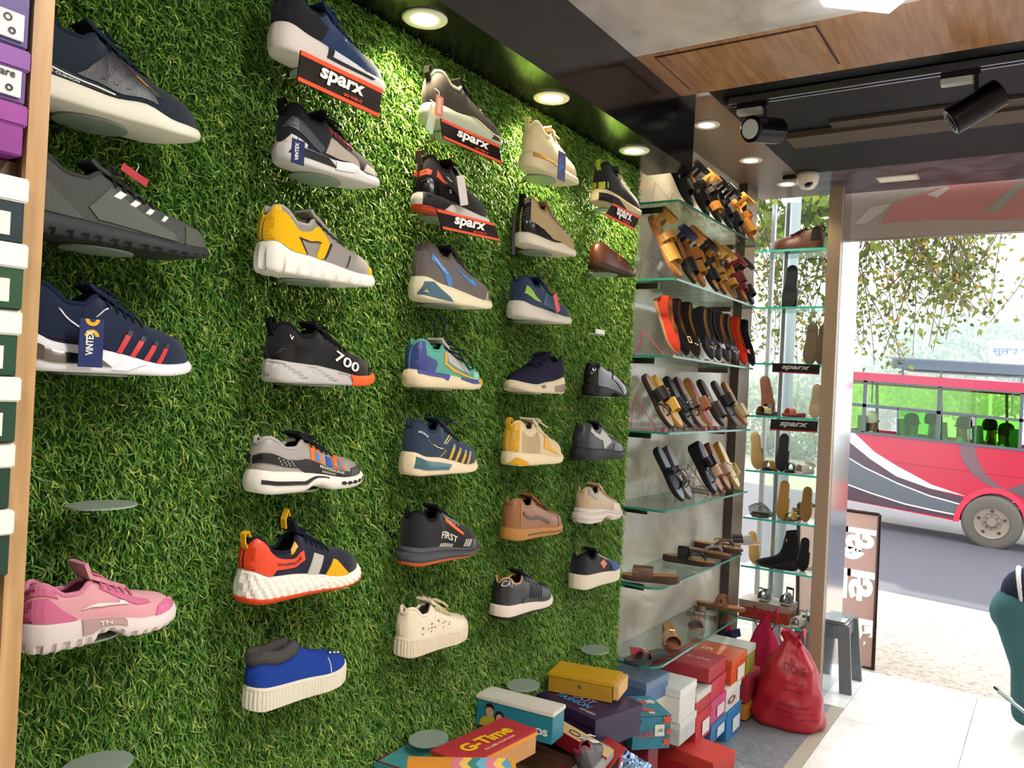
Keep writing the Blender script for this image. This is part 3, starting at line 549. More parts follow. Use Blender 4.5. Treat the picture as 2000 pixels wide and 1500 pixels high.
add('black 700 runner', 'black running shoe reading 700 with grey to orange sole', dict(up='#121214', sole='#b6b1ad', style='swirl', lace='#151517', tongue='#141416', tab='#101012', lin='#8b8b8a', last=dict(H=.112, sh=.038, sb=.026),
    pan=[('#0c0c0e', [(.02, .0), (.04, .4), (.2, .62), (.30, .3), (.32, .0)], .002, 'patent'), ('#1c1c20', [(.86, .0), (.88, .5), (.985, .4), (.985, 0)], .0018, 'patent', 'toe_cap')], span=[('#e85a24', [(.66, -.02), (.64, .98), (.99, .98), (.99, .0)], .0012, 'orange_fade')],
    txt=[('700', .62, .40, .36, .22, -.28, '#e8e2d8'), ('V', .1, .66, .12, .03, 0, '#e0e0e0')]), 513, 725, 748, row=3)
add('grey trainer with orange and blue eyestays', 'grey and black trainer with orange and blue eyestays and split white sole', dict(up='#9a948c', kind='leather', sole='#e2ddd0', style='plain', col='#a39d95', lace='#25242a', tongue='#1c1c20', last=dict(H=.104, sh=.040, sb=.030, arch=.010, bulge=.006),
    pan=[('#1d1b1c', [(.01, .28), (.01, .58), (.3, .52), (.5, .36), (.78, .30), (.78, .02), (.36, .02), (.3, .22)], .002, 'leather', 'side_band'), ('#3a3838', [(.78, .0), (.80, .45), (.92, .62), (.985, .4), (.985, 0)], .0022, 'leather', 'toe_cap')]
    +[('#d8702c', [(.42+d, .42), (.44+d, .92), (.52+d, .88-d*.5), (.53+d, .38)], .0018) for d in (0, .20)]+[('#3a86c8', [(.46+d, .46), (.47+d, .72), (.495+d, .72), (.50+d, .44)], .003) for d in (0, .20)]+[('#2d55a8', [(.56, .4), (.57, .72), (.61, .7), (.61, .38)], .002)]
    +[('#cfcac2', [(.13+.035*i+.012*r_+.007*math.cos(a), .47-.08*r_+.03*math.sin(a)) for a in np.linspace(0, 2*PI, 8, endpoint=False)], .0032, 'metal', 'vent_ring') for i in range(4) for r_ in range(3)],
    span=[('#252325', [(.02, .42), (.02, .60), (.34, .55), (.46, .80), (.56, .82), (.56, .74), (.46, .68), (.36, .38)], .001)]+[('#2a2624', [(.66+.06*i, .45), (.675+.06*i, .64), (.70+.06*i, .66), (.715+.06*i, .48), (.69+.06*i, .36)], .001) for i in range(5)],
    txt=[('PROFESSIONAL', .60, .25, .1, .22, -.10, '#d8d0c0'), ('KINGWAY', .57, .12, .08, .12, -.06, '#c8c0b2')]), 480, 702, 968, row=4)
add('navy sneaker with orange heel', 'navy sneaker with orange heel, yellow pull tabs and ribbed white sole', dict(up='#1a1c2c', sole='#e4ded2', style='wave', outsole='#d8481e', col='#191b2a', lace='#16182a', tongue='#171a2a', tab='#d8a31f', th=.03, last=dict(H=.122, sh=.044, sb=.030, bump=(.0, .012, .08), flare=.006, prof=[(0, .86), (.03, .97), (.07, .92), (.14, .76), (.24, .70), (.32, .70), (.37, .86), (.41, .93), (.47, .87), (.58, .74), (.7, .64), (.82, .57), (.91, .49), (.965, .38), (1, .27)]),
    pan=[('#d8431f', [(.01, .0), (.01, .98), (.10, .96), (.18, .78), (.40, .62), (.41, .38), (.34, .34), (.17, .30), (.13, .0)], .0022, 'leather', 'heel_counter'), ('#b5aea6', [(.43, .02), (.50, .62), (.58, .62), (.52, .02)], .002, 'suede'), ('#dba41c', [(.58, .02), (.66, .60), (.69, .58), (.80, .06)], .002, 'suede'), ('#d8a31f', bar(.33, .86, .0, .16, .06), .003)],
    txt=[('WARRIOR', .27, .52, .11, .20, -.04, '#22141a', False, .2)], extra=lambda t, g: MB().ribbon([(.32*g.L, 0, g.zt(.41)+.012), (.31*g.L, 0, g.zt(.41)+.03), (.335*g.L, 0, g.zt(.41)+.048), (.35*g.L, 0, g.zt(.41)+.035)], .014, .003, (0, 1, 0)).build('tongue_tab', mat('#d8a31f', 'cloth'), t)), 463, 698, 1172, row=5)
add('blue fur-lined slip-on', 'royal blue slip-on with grey fur collar and ribbed platform sole', dict(name='slip_on_shoe', up='#1d3c8c', kind='suede', sole='#d8d0bc', style='rib', nrib=34, col='#4a4846', collar_r=.0135, lin='#3c3a3a',
    last=dict(H=.112, sh=.042, sb=.036, bulge=.001, flare=.001, spring=.006, prof=[(0, .84), (.05, .90), (.2, .84), (.36, .90), (.44, .92), (.5, .84), (.6, .74), (.7, .68), (.82, .62), (.91, .55), (.965, .46), (1, .36)]), pan=[('#d0cfd0', bar(.72, .0, .0, .75, .006), .001, 'cloth', 'seam')],
    extra=lambda t, g: [MB().lathe([(0, -.002), (.0045, -.002), (.004, .002), (.0, .0035)], 10, T(*g.surf(u, .9, -1, .002))).build('rivet', mat('#c8ccd4', 'chrome'), t, True) for u in (.77, .82, .87)]), 480, 668, 1386, Lr=(.24, .27), row=6)
# column three
add('olive and mint knit shoe', 'olive knit running shoe with pale mint midsole, a small X on its side', dict(up='#3d352c', sole='#b9bfa6', style='plain', col='#c8c4a0', lace='#2a2520', tongue='#1a1714', tab='#2a2724', bow=.3, last=dict(H=.116, sh=.034, sb=.026, bump=(.5, .012, .16)), span=[('#3a352e', [(.70, .2), (.74, .8), (.80, .78), (.84, .3)], .001), ('#d8d2b4', [(.42, .98), (.6, .98), (.9, .95), (.9, .7), (.6, .8)], .0012)], txt=[('X', .58, .60, .2, .05, -.1, '#d8d4c4')]), 820, 976, 236, row=0)
add('black trainer with orange heel', 'black trainer with orange heel marks and a white paper tag on the laces', dict(up='#1f1d1d', sole='#cfc9c2', style='plain', outsole='#d04a28', lace='#151416', tongue='#161518', tab='#5a453c', last=dict(H=.124, sh=.032, sb=.024),
    pan=[('#d8562a', [(.12, .52), (.13, .72), (.28, .56)], .0022), ('#d8562a', [(.01, .48), (.02, .66), (.07, .6), (.06, .48)], .0022), ('#0d0d0f', [(.02, .0), (.02, .38), (.3, .5), (.46, .2), (.52, .0)], .0016, 'patent'), ('#d8d4cc', bar(.27, .80, .07, -.16, .012), .0022)], span=[('#131316', [(.01, .1), (.01, .98), (.44, .98), (.3, .7), (.2, .1)], .0012)], txt=[('O', .30, .33, .12, .035, 0, '#c8c4c0')]), 805, 950, 410, row=1)
add('grey shoe with blue side marks', 'warm grey running shoe with blue side marks and cream sole', dict(up='#655c58', sole='#e0d4b4', style='plain', col='#5c5450', lace='#4a4340', tongue='#2a2526', lin='#1c181a', bow=.3, last=dict(H=.130, sh=.040, sb=.028, bump=(.03, .008, .1)),
    pan=[('#3f78b4', [(.07, .52), (.07, .72), (.22, .66), (.32, .35), (.33, .05), (.27, .05), (.22, .42), (.14, .52)], .0018), ('#7ba2c8', [(.09, .60), (.09, .68), (.22, .60), (.28, .4), (.22, .5)], .0026), ('#4a88c4', [(.30, .68), (.48, .50), (.64, .40), (.66, .5), (.60, .66), (.60, .54), (.48, .56)], .0018, 'leather', 'side_logo'), ('#b0a49c', bar(.80, .05, .04, .4, .02), .0016)],
    span=[('#4a6470', [(.0, .15), (.02, .75), (.08, .85), (.28, .35), (.34, .1)], .001)]), 800, 957, 588, row=2)
add('teal and yellow sneaker', 'teal, purple and yellow sneaker with long looped black laces', dict(up='#57a08c', sole='#dcc9a6', style='plain', col='#5a9f8e', lin='#3a3a6a', lace='#1c2430', tongue='#b5aca0', bow=1.0, last=dict(H=.108, sh=.036, sb=.030, bulge=.006),
    pan=[('#34407e', [(.01, .0), (.01, .98), (.08, .96), (.10, .55), (.22, .58), (.25, .45), (.20, .0)], .0018, 'leather', 'heel_counter'), ('#d99a2c', [(.40, .78), (.38, .42), (.48, .30), (.74, .18), (.76, .10), (.46, .20), (.35, .38), (.36, .80)], .0022), ('#b9b0ab', [(.42, .84), (.42, .48), (.50, .40), (.72, .32), (.66, .56), (.52, .84)], .0016, 'knit'), ('#7fc0ae', [(.76, .1), (.78, .5), (.9, .62), (.98, .4), (.98, .1)], .0018)],
    span=[('#4a4f94', [(.02, .75), (.02, .98), (.2, .98), (.42, .98), (.36, .55), (.3, .7)], .0014), ('#4a4f94', [(.56, .85), (.58, .99), (.82, .99), (.84, .62), (.70, .65)], .0014), ('#d9ae2c', [(.86, .4), (.88, .98), (.97, .95), (.97, .5)], .0016)],
    extra=lambda t, g: MB().tube([(g.L*.40+a, b, float(g.zt(.41))+c) for a, b, c in ((.0, 0, .0), (-.02, -.004, .03), (-.028, -.008, .055), (-.012, -.012, .072), (.012, -.01, .062), (.010, -.004, .03), (0, 0, .002))], .0024, 6).tube([(g.L*.41+a, b, float(g.zt(.41))+c) for a, b, c in ((0, 0, 0), (.05, -.03, -.008), (.075, -.042, -.03), (.07, -.05, -.05), (.055, -.052, -.052), (.03, -.04, -.02), (0, 0, 0))], .0022, 6).build('lace_loops', mat('#1c2430', 'cloth'), t, True)), 790, 935, 755, row=3)
add('navy shoe with yellow stripes', 'navy sports shoe with yellow slanted stripes and teal bubble heel', dict(up='#27364a', sole='#e0cdac', style='plain', lace='#1b2429', tongue='#25313c', bow=1.3, last=dict(H=.126, sh=.042, sb=.026, bump=(.02, .008, .08)),
    pan=stripes('#c89a26', .48, .08, 4, .03, .04, .42, .06)+stripes('#8a9a90', .545, .08, 4, .026, .47, .12, .012)+[('#d8c890', bar(.40, .45, .11, .36, .01), .002), ('#d8c890', bar(.43, .45, .11, .36, .006), .002), ('#e8dfc0', bar(.24, .52, .13, -.22, .014), .002), ('#b9a860', bar(.16, .60, .26, -.34, .006), .002), ('#b9a860', bar(.33, .05, .10, .22, .006), .002)],
    span=[('#3a6268', [(.02, .32), (.03, .82), (.40, .70), (.48, .70), (.44, .30)], .0012, 'air_window', 'gloss')], txt=[('scump', .1, .66, .09, .10, -.02, '#c8ccc8')]), 783, 928, 926, row=4)
add('black runner with grey orange sole', 'black running shoe with white side lettering, orange lace loop and grey sole', dict(up='#1b1a1c', sole='#4a4a4e', style='step', outsole='#d05a2c', col='#151416', lace='#8c8c98', tongue='#121113', lin='#0c0c0e', bow=0, last=dict(H=.124, sh=.038, sb=.028, wf=1.05),
    pan=[('#d9622a', [(.45, .74), (.46, .88), (.56, .80), (.67, .62), (.67, .52), (.55, .66)], .003, 'leather', 'lace_loop'), ('#59595e', [(.80, .02), (.82, .36), (.92, .5), (.985, .35), (.985, 0)], .0018, 'leather', 'toe_cap')]+stripes('#b9b4a8', .34, .02, 9, .007, .03, .10, .02, off=.0018)+stripes('#c8c3b4', .66, .03, 4, .008, .1, .3, .05, off=.0018), txt=[('FIRST', .46, .34, .2, .22, -.16, '#d8d0c0')]), 778, 930, 1102, row=5)
add('cream platform sneaker', 'cream platform sneaker with tiny gold stars and ribbed sole', dict(up='#ddd0b6', kind='leather', sole='#d6c8b2', style='rib', nrib=36, col='#e0d4ba', lin='#7d776c', lace='#c8b894', tongue='#d8ccb0', bow=.9, lr=.0028, last=dict(H=.112, sh=.042, sb=.036, bulge=.001, flare=.001, spring=.006),
    pan=[('#8f7a54', [(u+.012*(1 if q % 2 == 0 else .45)*k_*math.sin(q*PI/5), t_+.045*(1 if q % 2 == 0 else .45)*k_*math.cos(q*PI/5)) for q in range(10)], .0018, 'metal', 'star') for u, t_, k_ in ((.2, .45, 1.2), (.2, .18, .7), (.28, .38, .6), (.33, .52, .8), (.33, .36, .7), (.38, .30, .6), (.32, .22, .6), (.44, .48, 1.), (.5, .42, .6), (.54, .5, .7), (.58, .40, .7), (.5, .25, .6), (.60, .52, .5))]), 774, 908, 1286, Lr=(.24, .275), row=6)
# column four
add('cream knit shoe', 'cream knit shoe with tan midsole line and a blue swing tag', dict(up='#d8c79a', sole='#d4c6a2', style='plain', col='#d8c79a', lace='#e0d4b0', tongue='#d0bf92', lin='#8a7a58', tab='#d0c090', last=dict(H=.128, sh=.038, sb=.026), span=[('#b3843c', [(.02, .62), (.02, .95), (.40, .95), (.48, .7), (.3, .8)], .0014)]), 1015, 1127, 330, row=0)
add('beige and black shoe', 'beige knit shoe with glossy black heel band and white sole', dict(up='#a58e66', sole='#d2c7b2', style='plain', col='#8a7654', lace='#8f7b58', tongue='#8a7654', lin='#2a1c1a', tab='#121012', bow=.2, last=dict(H=.128, sh=.028, sb=.026, bump=(.6, .006, .1)),
    pan=[('#15110f', [(.02, .0), (.02, .32), (.24, .34), (.42, .10), (.58, .06), (.56, .0)], .0026, 'patent', 'heel_band'), ('#100e0e', [(.0, .0), (.0, .98), (.045, .98), (.045, .0)], .0024, 'patent')]), 1004, 1122, 484, row=1)
add('navy shoe with lime patch', 'navy shoe with lime green heel patch and a red swing tag', dict(up='#22304a', sole='#c6beb0', style='plain', col='#202a40', lace='#1c2840', tongue='#1e2a42', bow=.2, last=dict(H=.112, sh=.034, sb=.028, bump=(.03, .006, .1)), pan=[('#7fae3a', [(.05, .35), (.07, .66), (.16, .62), (.32, .30)], .0022), ('#2c4468', [(.34, .2), (.42, .74), (.52, .6), (.6, .1)], .0016)]), 991, 1113, 622, row=2)
add('navy suede shoe facing left', 'navy suede shoe with cream sole, its toe pointing left', dict(up='#1d1d30', kind='suede', sole='#cdbda2', style='fine', col='#18182a', lace='#15152a', tongue='#16162a', bow=.7, side=1, last=dict(H=.108, sh=.036, sb=.030, bump=(.08, .010, .16)), span=[('#8f8372', [(.06+.03*i, .12), (.068+.03*i, .12), (.098+.03*i, .6), (.09+.03*i, .6)], .001) for i in range(9)]+[('#8f8372', [(.55+.02*i, .5), (.556+.02*i, .5), (.566+.02*i, .8), (.56+.02*i, .8)], .001) for i in range(6)]), 985, 1100, 765, row=3)
add('cream ribbed shoe', 'cream ribbed knit shoe with mustard heel strip and eyestay', dict(up='#d3bd98', sole='#dcc9a4', style='plain', col='#cdb894', lace='#d8cbb0', tongue='#cfc0a0', lin='#9a9090', tab='#d09c20', bow=1.0, last=dict(H=.120, sh=.034, sb=.028), pan=[('#cf9a1c', [(.02, .0), (.02, .98), (.07, .96), (.06, .0)], .002), ('#cf9a1c', [(.50, .25), (.56, .80), (.60, .74), (.64, .42), (.76, .26), (.78, .14), (.60, .26)], .0024, 'leather', 'eyestay')]
    +stripes('#b39f7c', .11, .025, 14, .006, .04, .70, .0, 'knit', .0012), span=[('#cf9a1c', [(.0, .05), (.02, .6), (.14, .4), (.22, .05)], .001)]), 980, 1097, 906, row=4)
add('tan leather sneaker', 'tan brown leather sneaker with gum sole and dark side stripe', dict(up='#8a5a36', kind='leather', sole='#a8743c', style='plain', col='#8f6038', lin='#1c1412', lace='#5a2a22', tongue='#80522f', bow=.4, last=dict(H=.112, sh=.030, sb=.028, bulge=.002), pan=[('#4a3c34', [(.14, .56), (.14, .68), (.34, .48), (.56, .40), (.62, .28), (.58, .16), (.54, .28), (.34, .36)], .002, 'leather', 'side_logo'), ('#a87848', [(.10, 0), (.10, .98), (.11, .98), (.11, 0)], .0016), ('#7a4e30', [(.78, .0), (.80, .6), (.90, .75), (.985, .4), (.985, 0)], .0014)], span=[('#5a3a1c', [(.2, .42), (.2, .5), (.8, .5), (.8, .42)], .0008)]), 977, 1097, 1052, row=5)
add('black leather sneaker with heel patch', 'black leather sneaker with lettered heel patch and white sole', dict(up='#1e1e20', kind='leather', sole='#d8cabb', style='plain', outsole='#1d1a1a', outh=.2, col='#b98a58', collar_r=.003, lin='#5f4424', lace='#6a6c74', tongue='#1a1a1e', bow=.5, last=dict(H=.110, sh=.034, sb=.028, bulge=.002), pan=stripes('#2c2c30', .46, .035, 6, .014, .2, .55, .05)+[('#252527', [(.30, .04), (.34, .20), (.8, .16), (.8, .04)], .0016)], txt=[('CAT', .07, .82, .2, .11, -.1, '#b8aeac')]), 957, 1078, 1206, row=6)
# column five
add('black and lime shoe', 'black shoe with lime accents and cream midsole above the smallest sign', dict(up='#1c1b1e', sole='#c7b690', style='plain', col='#18181a', lace='#c8c890', tongue='#4a463c', tab='#8a9a2c', lin='#2c2822', bow=.4, last=dict(H=.126, sh=.036, sb=.024), pan=[('#a8b034', [(.02, .0), (.02, .3), (.035, .3), (.035, 0)], .002), ('#a8b034', [(.06, .0), (.06, .3), (.075, .3), (.075, 0)], .002)], span=[('#151416', [(.0, .02), (.0, .62), (.26, .60), (.48, .02)], .0014)]), 1154, 1250, 398, row=0)
LOAF = [(0, .95), (.04, 1.0), (.12, .95), (.25, .84), (.38, .78), (.46, .84), (.52, .86), (.6, .80), (.7, .70), (.82, .60), (.91, .50), (.965, .42), (1, .34)]
LOPEN = [(0, 0), (.02, .010), (.06, .018), (.14, .025), (.3, .027), (.42, .024), (.48, .014), (.52, 0), (1, 0)]
add('brown loafer', 'brown leather loafer with dark sole beside the smallest sign', dict(name='loafer', up='#5d3018', kind='leather', sole='#3a2418', style='plain', col='#5a2e18', collar_r=.0025, lin='#17110e', last=dict(H=.082, sh=.016, sb=.010, prof=LOAF, openw=LOPEN, u_open=.51, bulge=.001), pan=[('#4a2412', [(.56, .72), (.60, .96), (.82, .82), (.95, .55), (.93, .45), (.8, .66)], .0016), ('#6a3a1e', [(.40, .45), (.44, .98), (.52, .98), (.50, .45)], .002, 'leather', 'saddle_strap')]), 1148, 1240, 530, row=1)
add('black dress shoe', 'polished black leather dress shoe on the turf wall', dict(name='dress_shoe', up='#131416', kind='patent', sole='#101012', style='plain', col='#0e0f10', collar_r=.0025, lin='#0a0b0c', last=dict(H=.104, sh=.030, sb=.010, prof=LOAF, openw=LOPEN, u_open=.51, bulge=.001, arch=.012), pan=[('#1b1d20', [(.44, .55), (.48, .97), (.54, .97), (.60, .5), (.76, .1), (.7, .08), (.56, .4)], .0018, 'patent')]), 1140, 1223, 774, row=3)
add('grey and black trainer', 'black trainer with light grey collar panel and thick black sole', dict(up='#2b2c30', kind='leather', sole='#232428', style='plain', col='#2a3036', lin='#15140f', lace='#8a8878', tongue='#3a3a3c', bow=.5, last=dict(H=.114, sh=.036, sb=.030, bulge=.005), pan=[('#a6a29a', [(.10, .72), (.12, .94), (.22, .92), (.32, .78), (.42, .92), (.52, .80), (.58, .50), (.44, .06), (.40, .10), (.38, .40), (.24, .66)], .002, 'leather', 'collar_panel'), ('#4b545c', [(.60, .08), (.64, .5), (.8, .5), (.97, .35), (.97, .05)], .0014)]), 1115, 1217, 898, row=4)
add('beige and white trainer', 'beige metallic trainer with thick white sole on the turf wall', dict(up='#b39a78', kind='leather', sole='#cfc3ba', style='step', col='#a89274', lin='#6a5f4c', lace='#a09068', tongue='#b09878', bow=.5, last=dict(H=.112, sh=.044, sb=.036, arch=.012, bulge=.004), pan=[('#8b8a7a', [(.06, .68), (.06, .94), (.26, .90), (.28, .66)], .002), ('#c8b8a8', [(.62, .05), (.66, .55), (.84, .6), (.97, .4), (.97, .05)], .0016)]), 1123, 1209, 1018, row=5)
add('black and blue platform sneaker', 'black and blue canvas sneaker with orange logo and white platform', dict(up='#1a1a1e', kind='knit', sole='#d3c6b0', style='plain', col='#17171b', lin='#5a4640', lace='#b9aea0', tongue='#1b1b22', bow=.4, last=dict(H=.110, sh=.044, sb=.038, bulge=.001, flare=.001, spring=.006), pan=[('#3a4f86', [(.66, .02), (.64, .96), (.8, .9), (.97, .6), (.985, .05)], .0016, 'knit'), ('#c0623a', [(.40, .52), (.46, .62), (.52, .74), (.53, .60), (.56, .56), (.50, .34), (.47, .2)], .0022, 'leather', 'side_logo')]), 1110, 1210, 1148, row=6)
# empty brackets
bracket('empty oval bracket above the pink sneaker', .735, 1.285); bracket('empty oval bracket at the bottom left corner under the pink sneaker column', .75, .868)
bracket('empty oval bracket over the teal box', 1.60, .632); bracket('empty oval bracket left of the yellow box', 2.03, .646); bracket('empty oval bracket at the bottom of the last turf column', 2.475, .643)
t = thing('price_tab', 'small clear plastic tab left on the turf above the dress shoe', 'tab', (.04, 2.43, 1.69)); MB().box(0, .03, -.03, .03, 0, .004, bev=.001).build('tab_base', mat('#b9c4a8', 'plastic'), t); MB().box(.026, .03, -.03, .03, .0, .018).build('tab_lip', mat('#cfd8c0', 'plastic'), t)
# ------------------------------------------------------------------ brand boards and swing tags
def board(label, pts, x, big=True, plain=False):
    A, B, C, D = [Vector(atX(a, b, x)) for a, b in pts]     # top-left, top-right, bottom-right, bottom-left
    c = (A+B+C+D)/4; t = thing('brand_board', label, 'sign', c, group='red and black brand boards'); q = [p-c for p in (A, B, C, D)]
    MB().poly(q, (-1, 0, 0), .003).build('acrylic_panel', mat('#1d1716', 'gloss'), t)
    def band(f0, f1, cc): MB().poly([q[0].lerp(q[3], f0), q[1].lerp(q[2], f0), q[1].lerp(q[2], f1), q[0].lerp(q[3], f1)], (1, 0, 0), .0012).build('red_band', mat(cc, 'print'), t)
    band(0, .15, '#e0502a'); band(.87, 1, '#e0502a')
    ux = (q[1]-q[0]+q[2]-q[3])/2; vy = (q[0]-q[3]+q[1]-q[2])/2; h = vy.length
    sh = ux.normalized().dot(vy.normalized())
    vperp = Vector((0, -ux.z, ux.y)).normalized()
    if vperp.z < 0: vperp = -vperp
    lettering(t, 'sparx', Vector((.0016, 0, 0))+ux*.0+vy*.03, ux, vperp, h*.50, mat('#e8e2dc', 'print'), bold=.035, shear=.18, wid=ux.length*.55)
    lettering(t, 'GO FOR IT', Vector((.0016, 0, 0))+ux*.14-vy*.27, ux, vperp, h*.10, mat('#e0502a', 'print'), bold=.03, shear=.2, wid=ux.length*.24)
    MB().tube([q[0].lerp(q[1], .5)+Vector((-.003, 0, -.01)), q[0].lerp(q[1], .5)+Vector((-.09, 0, .0))], .002).build('holder', mat('#b8b8b4', 'plastic'), t)
board('largest red and black board with white lettering under the navy shoe', [(588, 98), (747, 175), (739, 229), (581, 157)], .215)
board('second red and black lettered board under the olive knit shoe', [(861, 231), (975, 284), (980, 320), (866, 270)], .20)
board('third red and black lettered board under the black trainer with orange heel', [(853, 408), (964, 436), (977, 471), (865, 447)], .20)
board('smallest red and black lettered board under the black and lime shoe', [(1198, 397), (1250, 424), (1238, 449), (1182, 421)], .20)
def swing(label, px, x, w_, h, c, txt, tc, string, rz=0, tilt=0, cat='tag', vert=True):
    P = Vector(atX(px[0], px[1], x)); t = thing('swing_tag', label, cat, P, (tilt, 0, rz), group='swing tags on the shoes')
    MB().box(-.0006, .0006, -w_/2, w_/2, -h/2, h/2).build('card', mat(c, 'card'), t)
    for s, o, hh, wd in txt:
        if vert: lettering(t, s, (.0007, o, 0), (0, 0, 1), (0, -1, 0), hh, mat(tc, 'print'), wid=wd, bold=.03)
        else: lettering(t, s, (.0007, 0, o), (0, 1, 0), (0, 0, 1), hh, mat(tc, 'print'), wid=wd, bold=.03)
    MB().tube([(0, 0, h/2-.004), (-.006, .003, h/2+.012), (-.02, .006, h/2+.022)], .0008, 5).build('string', mat(string, 'cloth'), t); return t
tg = swing('navy and yellow printed tag hanging on the navy shoe with red stripes', (178, 670), .172, .036, .070, '#1c2a5c', [('ViNTEX', -.003, .011, .036)], '#e6e2d8', '#333344')
for s in (-1, 1): MB().poly([(.0008, .011*math.cos(a), .022+s*.0125-s*.010*math.sin(a)) for a in np.linspace(0, PI, 9)]+[(.0008, .005*math.cos(a), .022+s*.0125-s*.0045*math.sin(a)) for a in np.linspace(PI, 0, 9)], (1, 0, 0), .0006).build('yellow_mark', mat('#d9a81c', 'print'), tg)
swing('small navy printed tag hanging on the grey runner with red lace bars', (582, 297), .178, .030, .044, '#1b2450', [('ViNTEX', -.004, .009, .032)], '#d8dccf', '#333344')
tg = swing('purple tag with a blue triangle on the cream knit shoe', (1097, 325), .178, .040, .078, '#5a5478', [('ABROS', -.011, .010, .045)], '#3f8fd8', '#d8cfb0')
MB().poly([(.0008, -.003, -.006), (.0008, .014, 0), (.0008, -.003, .006)], (1, 0, 0), .0006).build('triangle_mark', mat('#2f86d0', 'print'), tg)
swing('long black swing tag hanging on the beige and black shoe', (1003, 462), .125, .014, .095, '#14151b', [], '#ffffff', '#222222', tilt=math.radians(4)); MB().tube([(0, 0, .045), (-.004, .02, .052), (-.006, .045, .05)], .0012, 5).build('loop', mat('#222222', 'cloth'), bpy.data.objects['swing_tag.003'])
swing('red swing tag lying over the laces of the lime patch shoe', (1087, 592), .172, .020, .052, '#c23a36', [], '#ffffff', '#c23a36', tilt=math.radians(30))
swing('white paper swing tag on the black trainer with orange heel', (903, 372), .172, .030, .068, '#cfc6c0', [], '#777777', '#d0d0d0', tilt=math.radians(18))
swing('orange price card on the olive and mint knit shoe', (858, 207), .185, .026, .044, '#d88468', [('|||||||', -.002, .012, .03)], '#f0e0d0', '#dddddd')
swing('pale mint paper tag hanging behind the orange price card', (843, 232), .178, .024, .060, '#b9c8b0', [], '#ffffff', '#dddddd', tilt=math.radians(-12))
swing('small red swing tag on the grey suede trail shoe', (263, 342), .150, .046, .012, '#a8262e', [], '#ffffff', '#c8c8c8', tilt=math.radians(-22))
